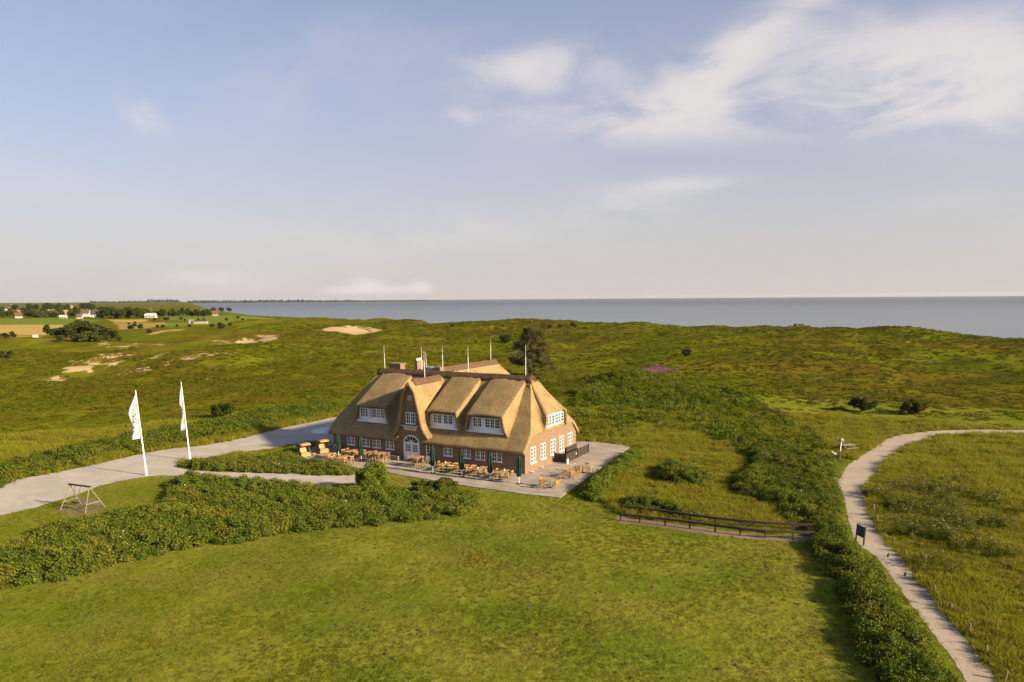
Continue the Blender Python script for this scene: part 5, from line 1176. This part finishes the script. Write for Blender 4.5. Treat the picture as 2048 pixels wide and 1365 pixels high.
def sand_at(X, Y):
    a_ = np.arctan2(X, Y); r_ = np.hypot(X, Y); s_ = np.zeros(len(X))
    for px_, py_, wx, wy, am in ((705, 662, 60, 5, 1.3), (655, 666, 30, 3, .9), (530, 677, 40, 6, .75), (515, 683, 45, 4, .8), (275, 700, 60, 9, .75), (200, 728, 55, 8, .8), (160, 735, 30, 6, .8), (225, 727, 24, 5, .9), (390, 712, 50, 6, .75), (440, 708, 60, 3, .8), (110, 760, 22, 4, .7), (330, 712, 60, 10, .6)):
        g = gp(px_, py_); rr_ = math.hypot(g[0], g[1]); q = (((a_ - math.atan2(g[0], g[1])) * rr_) / (wx * rr_ / F_PX)) ** 2 + ((r_ - rr_) / (wy * rr_ * rr_ / (CAM_H * F_PX))) ** 2; s_ = np.maximum(s_, am * np.exp(-q * .9))
    return s_
X, Y, RR_ = polar(138000, 96, 560, .0, -51, 51); A_ = np.arctan2(X, Y)
k_ = free(X, Y) & (RR_ < np.interp(A_, _ea, _er) * 1.02) & ~((A_ < R(-19)) & (RR_ > 330)) & (sand_at(X, Y) < .38) & (rng.uniform(0, 1, len(X)) < sstep(92, 135, RR_ + np.where(X > 25, -16, 0)) + .1)
# patchy: leave open grassy glades
gl = np.sin(X * .045 + 2 * np.sin(Y * .021)) + np.sin(Y * .06 + 1.5 * np.sin(X * .03)); k_ &= rng.uniform(-2.6, 1.5, len(X)) < gl + .9
X, Y, RR_ = X[k_], Y[k_], RR_[k_]; s0 = (.32 + RR_ * .0012) * rng.lognormal(0, .38, len(X)); S_ = np.stack([s0, s0, s0 * rng.uniform(.25, .75, len(X))], -1)
hp = [dome('heather_clump', 46, M_heath, .22, .55) for _ in range(4)] + [dome('scrub_clump', 46, M_scrub, .22, .6) for _ in range(3)]
scatter('heath', 'low brown-green heather and scrub covering the dunes', 'heather', np.stack([X, Y, height(X, Y) - .05], -1), S_, hp)
# taller scrub behind the terrace and along the heath edge
sp_poly = gps([(1140, 790), (1200, 775), (1330, 768), (1450, 790), (1560, 830), (1640, 880), (1660, 930), (1560, 900), (1480, 905), (1400, 870), (1300, 862), (1240, 880), (1170, 878), (1150, 850)])
X, Y, RR_ = polar(9000, 70, 160, 1, 0, 28); k_ = in_poly(X, Y, sp_poly) & (rng.uniform(0, 1, 9000) < .42); X, Y = X[k_], Y[k_]; s0 = rng.uniform(.45, 1.15, len(X))
sh = [dome('rose_shrub', 150, M_rose2, .13, .95) for _ in range(3)] + [dome('rose_shrub', 150, M_scrub, .13, .9) for _ in range(2)]
scatter('rose_scrub', 'tangled wild rose scrub behind the terrace', 'scrub', np.stack([X, Y, height(X, Y)], -1), np.stack([s0, s0, s0 * rng.uniform(.7, 1.2, len(X))], -1), sh)
# fireweed stand right of the path
def spike(name, material, tip):
    b = MB()
    for _ in range(7):
        a = rng.uniform(0, 6.28); r0 = rng.uniform(0, .3); x0, y0 = r0 * math.cos(a), r0 * math.sin(a); h_ = rng.uniform(.8, 1.25); lx, ly = rng.normal(0, .08, 2); b.bar((x0, y0, 0), (x0 + lx, y0 + ly, h_ * .75), .03)
    me = b.mesh(name); me.materials.append(material); o = bpy.data.objects.new(name, me); return o
M_pink = leaf_mat('pink_blossom', (.25, .15, .09), (.30, .20, .12), None, .25); M_stem = leaf_mat('fireweed_leaves', (.10, .125, .012), (.17, .18, .02), None, .35, big=.3)
def fire(name):
    n_ = 110; z = rng.uniform(0, 1, n_); a = rng.integers(0, 6, n_); px_ = np.array([(.3 * math.cos(q * 1.05 + .3), .3 * math.sin(q * 1.05)) for q in range(6)]) * .8
    pts = np.stack([px_[a][:, 0] + rng.normal(0, .06, n_), px_[a][:, 1] + rng.normal(0, .06, n_), z * (.95 + .06 * a)], -1); me1 = leaves(name, pts, np.tile([.5, -.6, .5], (n_, 1)), np.full(n_, .085), M_stem, None, .45); COL.objects.unlink(me1)
    me1.data.materials.append(M_pink); top = np.asarray(pts[:, 2] > .72 + .03 * a); top &= (a % 3 == 0); me1.data.polygons.foreach_set('material_index', top.astype(np.int32)); return me1
fp = gps([(1765, 1000), (1800, 975), (1870, 965), (1940, 985), (1985, 1030), (1995, 1080), (1960, 1105), (1880, 1125), (1830, 1110), (1785, 1060)])
X, Y, RR_ = polar(22000, 36, 90, 1, 16, 40); ed_ = edge_dist(X, Y, fp) * np.where(in_poly(X, Y, fp), 1, -1); ed_ = ed_ + 2.2 * np.sin(X * .8 + Y * .5) + 1.6 * np.sin(Y * 1.1 - X * .4); k_ = rng.uniform(0, 1, len(X)) < .20 * sstep(-3.0, 4.0, ed_); k_ &= ~in_poly(X, Y, [tuple(q) for q in path]) & (in_poly(X, Y, gps([(2048, 872), (1952, 872), (1870, 876), (1811, 897), (1765, 940), (1737, 975), (1752, 1045), (1805, 1110), (1872, 1200), (2000, 1370), (2600, 1500), (2600, 872)]))); X, Y = X[k_], Y[k_]; s0 = rng.uniform(.5, 1.05, len(X))
scatter('fireweed', 'stand of faded pink fireweed in the meadow right of the path', 'wildflowers', np.stack([X, Y, np.zeros(len(X))], -1), np.stack([s0] * 3, -1), [fire('fireweed_plant') for _ in range(3)])
# pink heather on the mound, yellow flowers on the lawn
M_mauve = leaf_mat('mauve_heather', (.26, .10, .17), (.33, .15, .20), None, .2); M_yellow = leaf_mat('yellow_flowers', (.30, .25, .02), (.20, .20, .02), None, .2)
g = on_ground(1315, 741); q = rng.normal(0, 1, (160, 2)) * np.array([1.7, 2.2]); X, Y = g.x + q[:, 0], g.y + q[:, 1]
scatter('mauve_heather', 'patch of mauve flowering heather on the grassy mound', 'heather', np.stack([X, Y, height(X, Y)], -1), np.full((160, 3), .42), [dome('mauve_clump', 60, M_mauve, .2, .7)])
g = gp(955, 1118); q = rng.normal(0, 1, (70, 2)) * np.array([.55, .9]); scatter('yellow_flowers', 'small patch of yellow flowers in the lawn', 'wildflowers', np.stack([g[0] + q[:, 0], g[1] + q[:, 1], np.zeros(70)], -1), np.full((70, 3), .13), [dome('yellow_clump', 40, M_yellow, .25, 1.2)])

# ------------------------------------------------------------------ look-alikes get their place in the row as seen from the lawn
bpy.context.view_layer.update()
_ord = 'first second third fourth fifth sixth seventh eighth ninth tenth eleventh twelfth thirteenth fourteenth fifteenth sixteenth seventeenth eighteenth nineteenth twentieth twenty-first twenty-second twenty-third twenty-fourth twenty-fifth twenty-sixth twenty-seventh twenty-eighth twenty-ninth thirtieth'.split()
_by = {}
for o in COL.objects:
    if o.parent is None and 'group' in o: _by.setdefault((o['group'], o['label']), []).append(o)
for (g_, l_), os_ in _by.items():
    if len(os_) < 2 or len(os_) > 30: continue
    os_.sort(key=lambda o: math.atan2(o.location.x, o.location.y))
    for i_, o in enumerate(os_):
        w_ = ('the left one' if i_ == 0 else 'the right one') if len(os_) == 2 else ('leftmost' if i_ == 0 else 'rightmost' if i_ == len(os_) - 1 else _ord[i_] + ' from left')
        o['label'] = f'{l_}, {w_}'

# ------------------------------------------------------------------ haze over the land and the sea
HAZE = 2.0e-5
hz_ = MB(); hz_.box(-16500, 16500, -16500, 16500, -16, 45); ho = hz_.build('haze', None)
mh = bpy.data.materials.new('haze'); mh.use_nodes = True; T = NT(mh.node_tree); T.n.clear(); vo = T.new('ShaderNodeVolumePrincipled'); vo.inputs['Color'].default_value = (.78, .82, .90, 1); vo.inputs['Density'].default_value = HAZE; vo.inputs['Anisotropy'].default_value = .2
mo = T.new('ShaderNodeOutputMaterial'); T.link(vo.outputs[0], mo.inputs['Volume']); ho.data.materials.append(mh); tag(ho, 'thin pale haze in the air over heath and bay', 'haze', None, 'stuff')
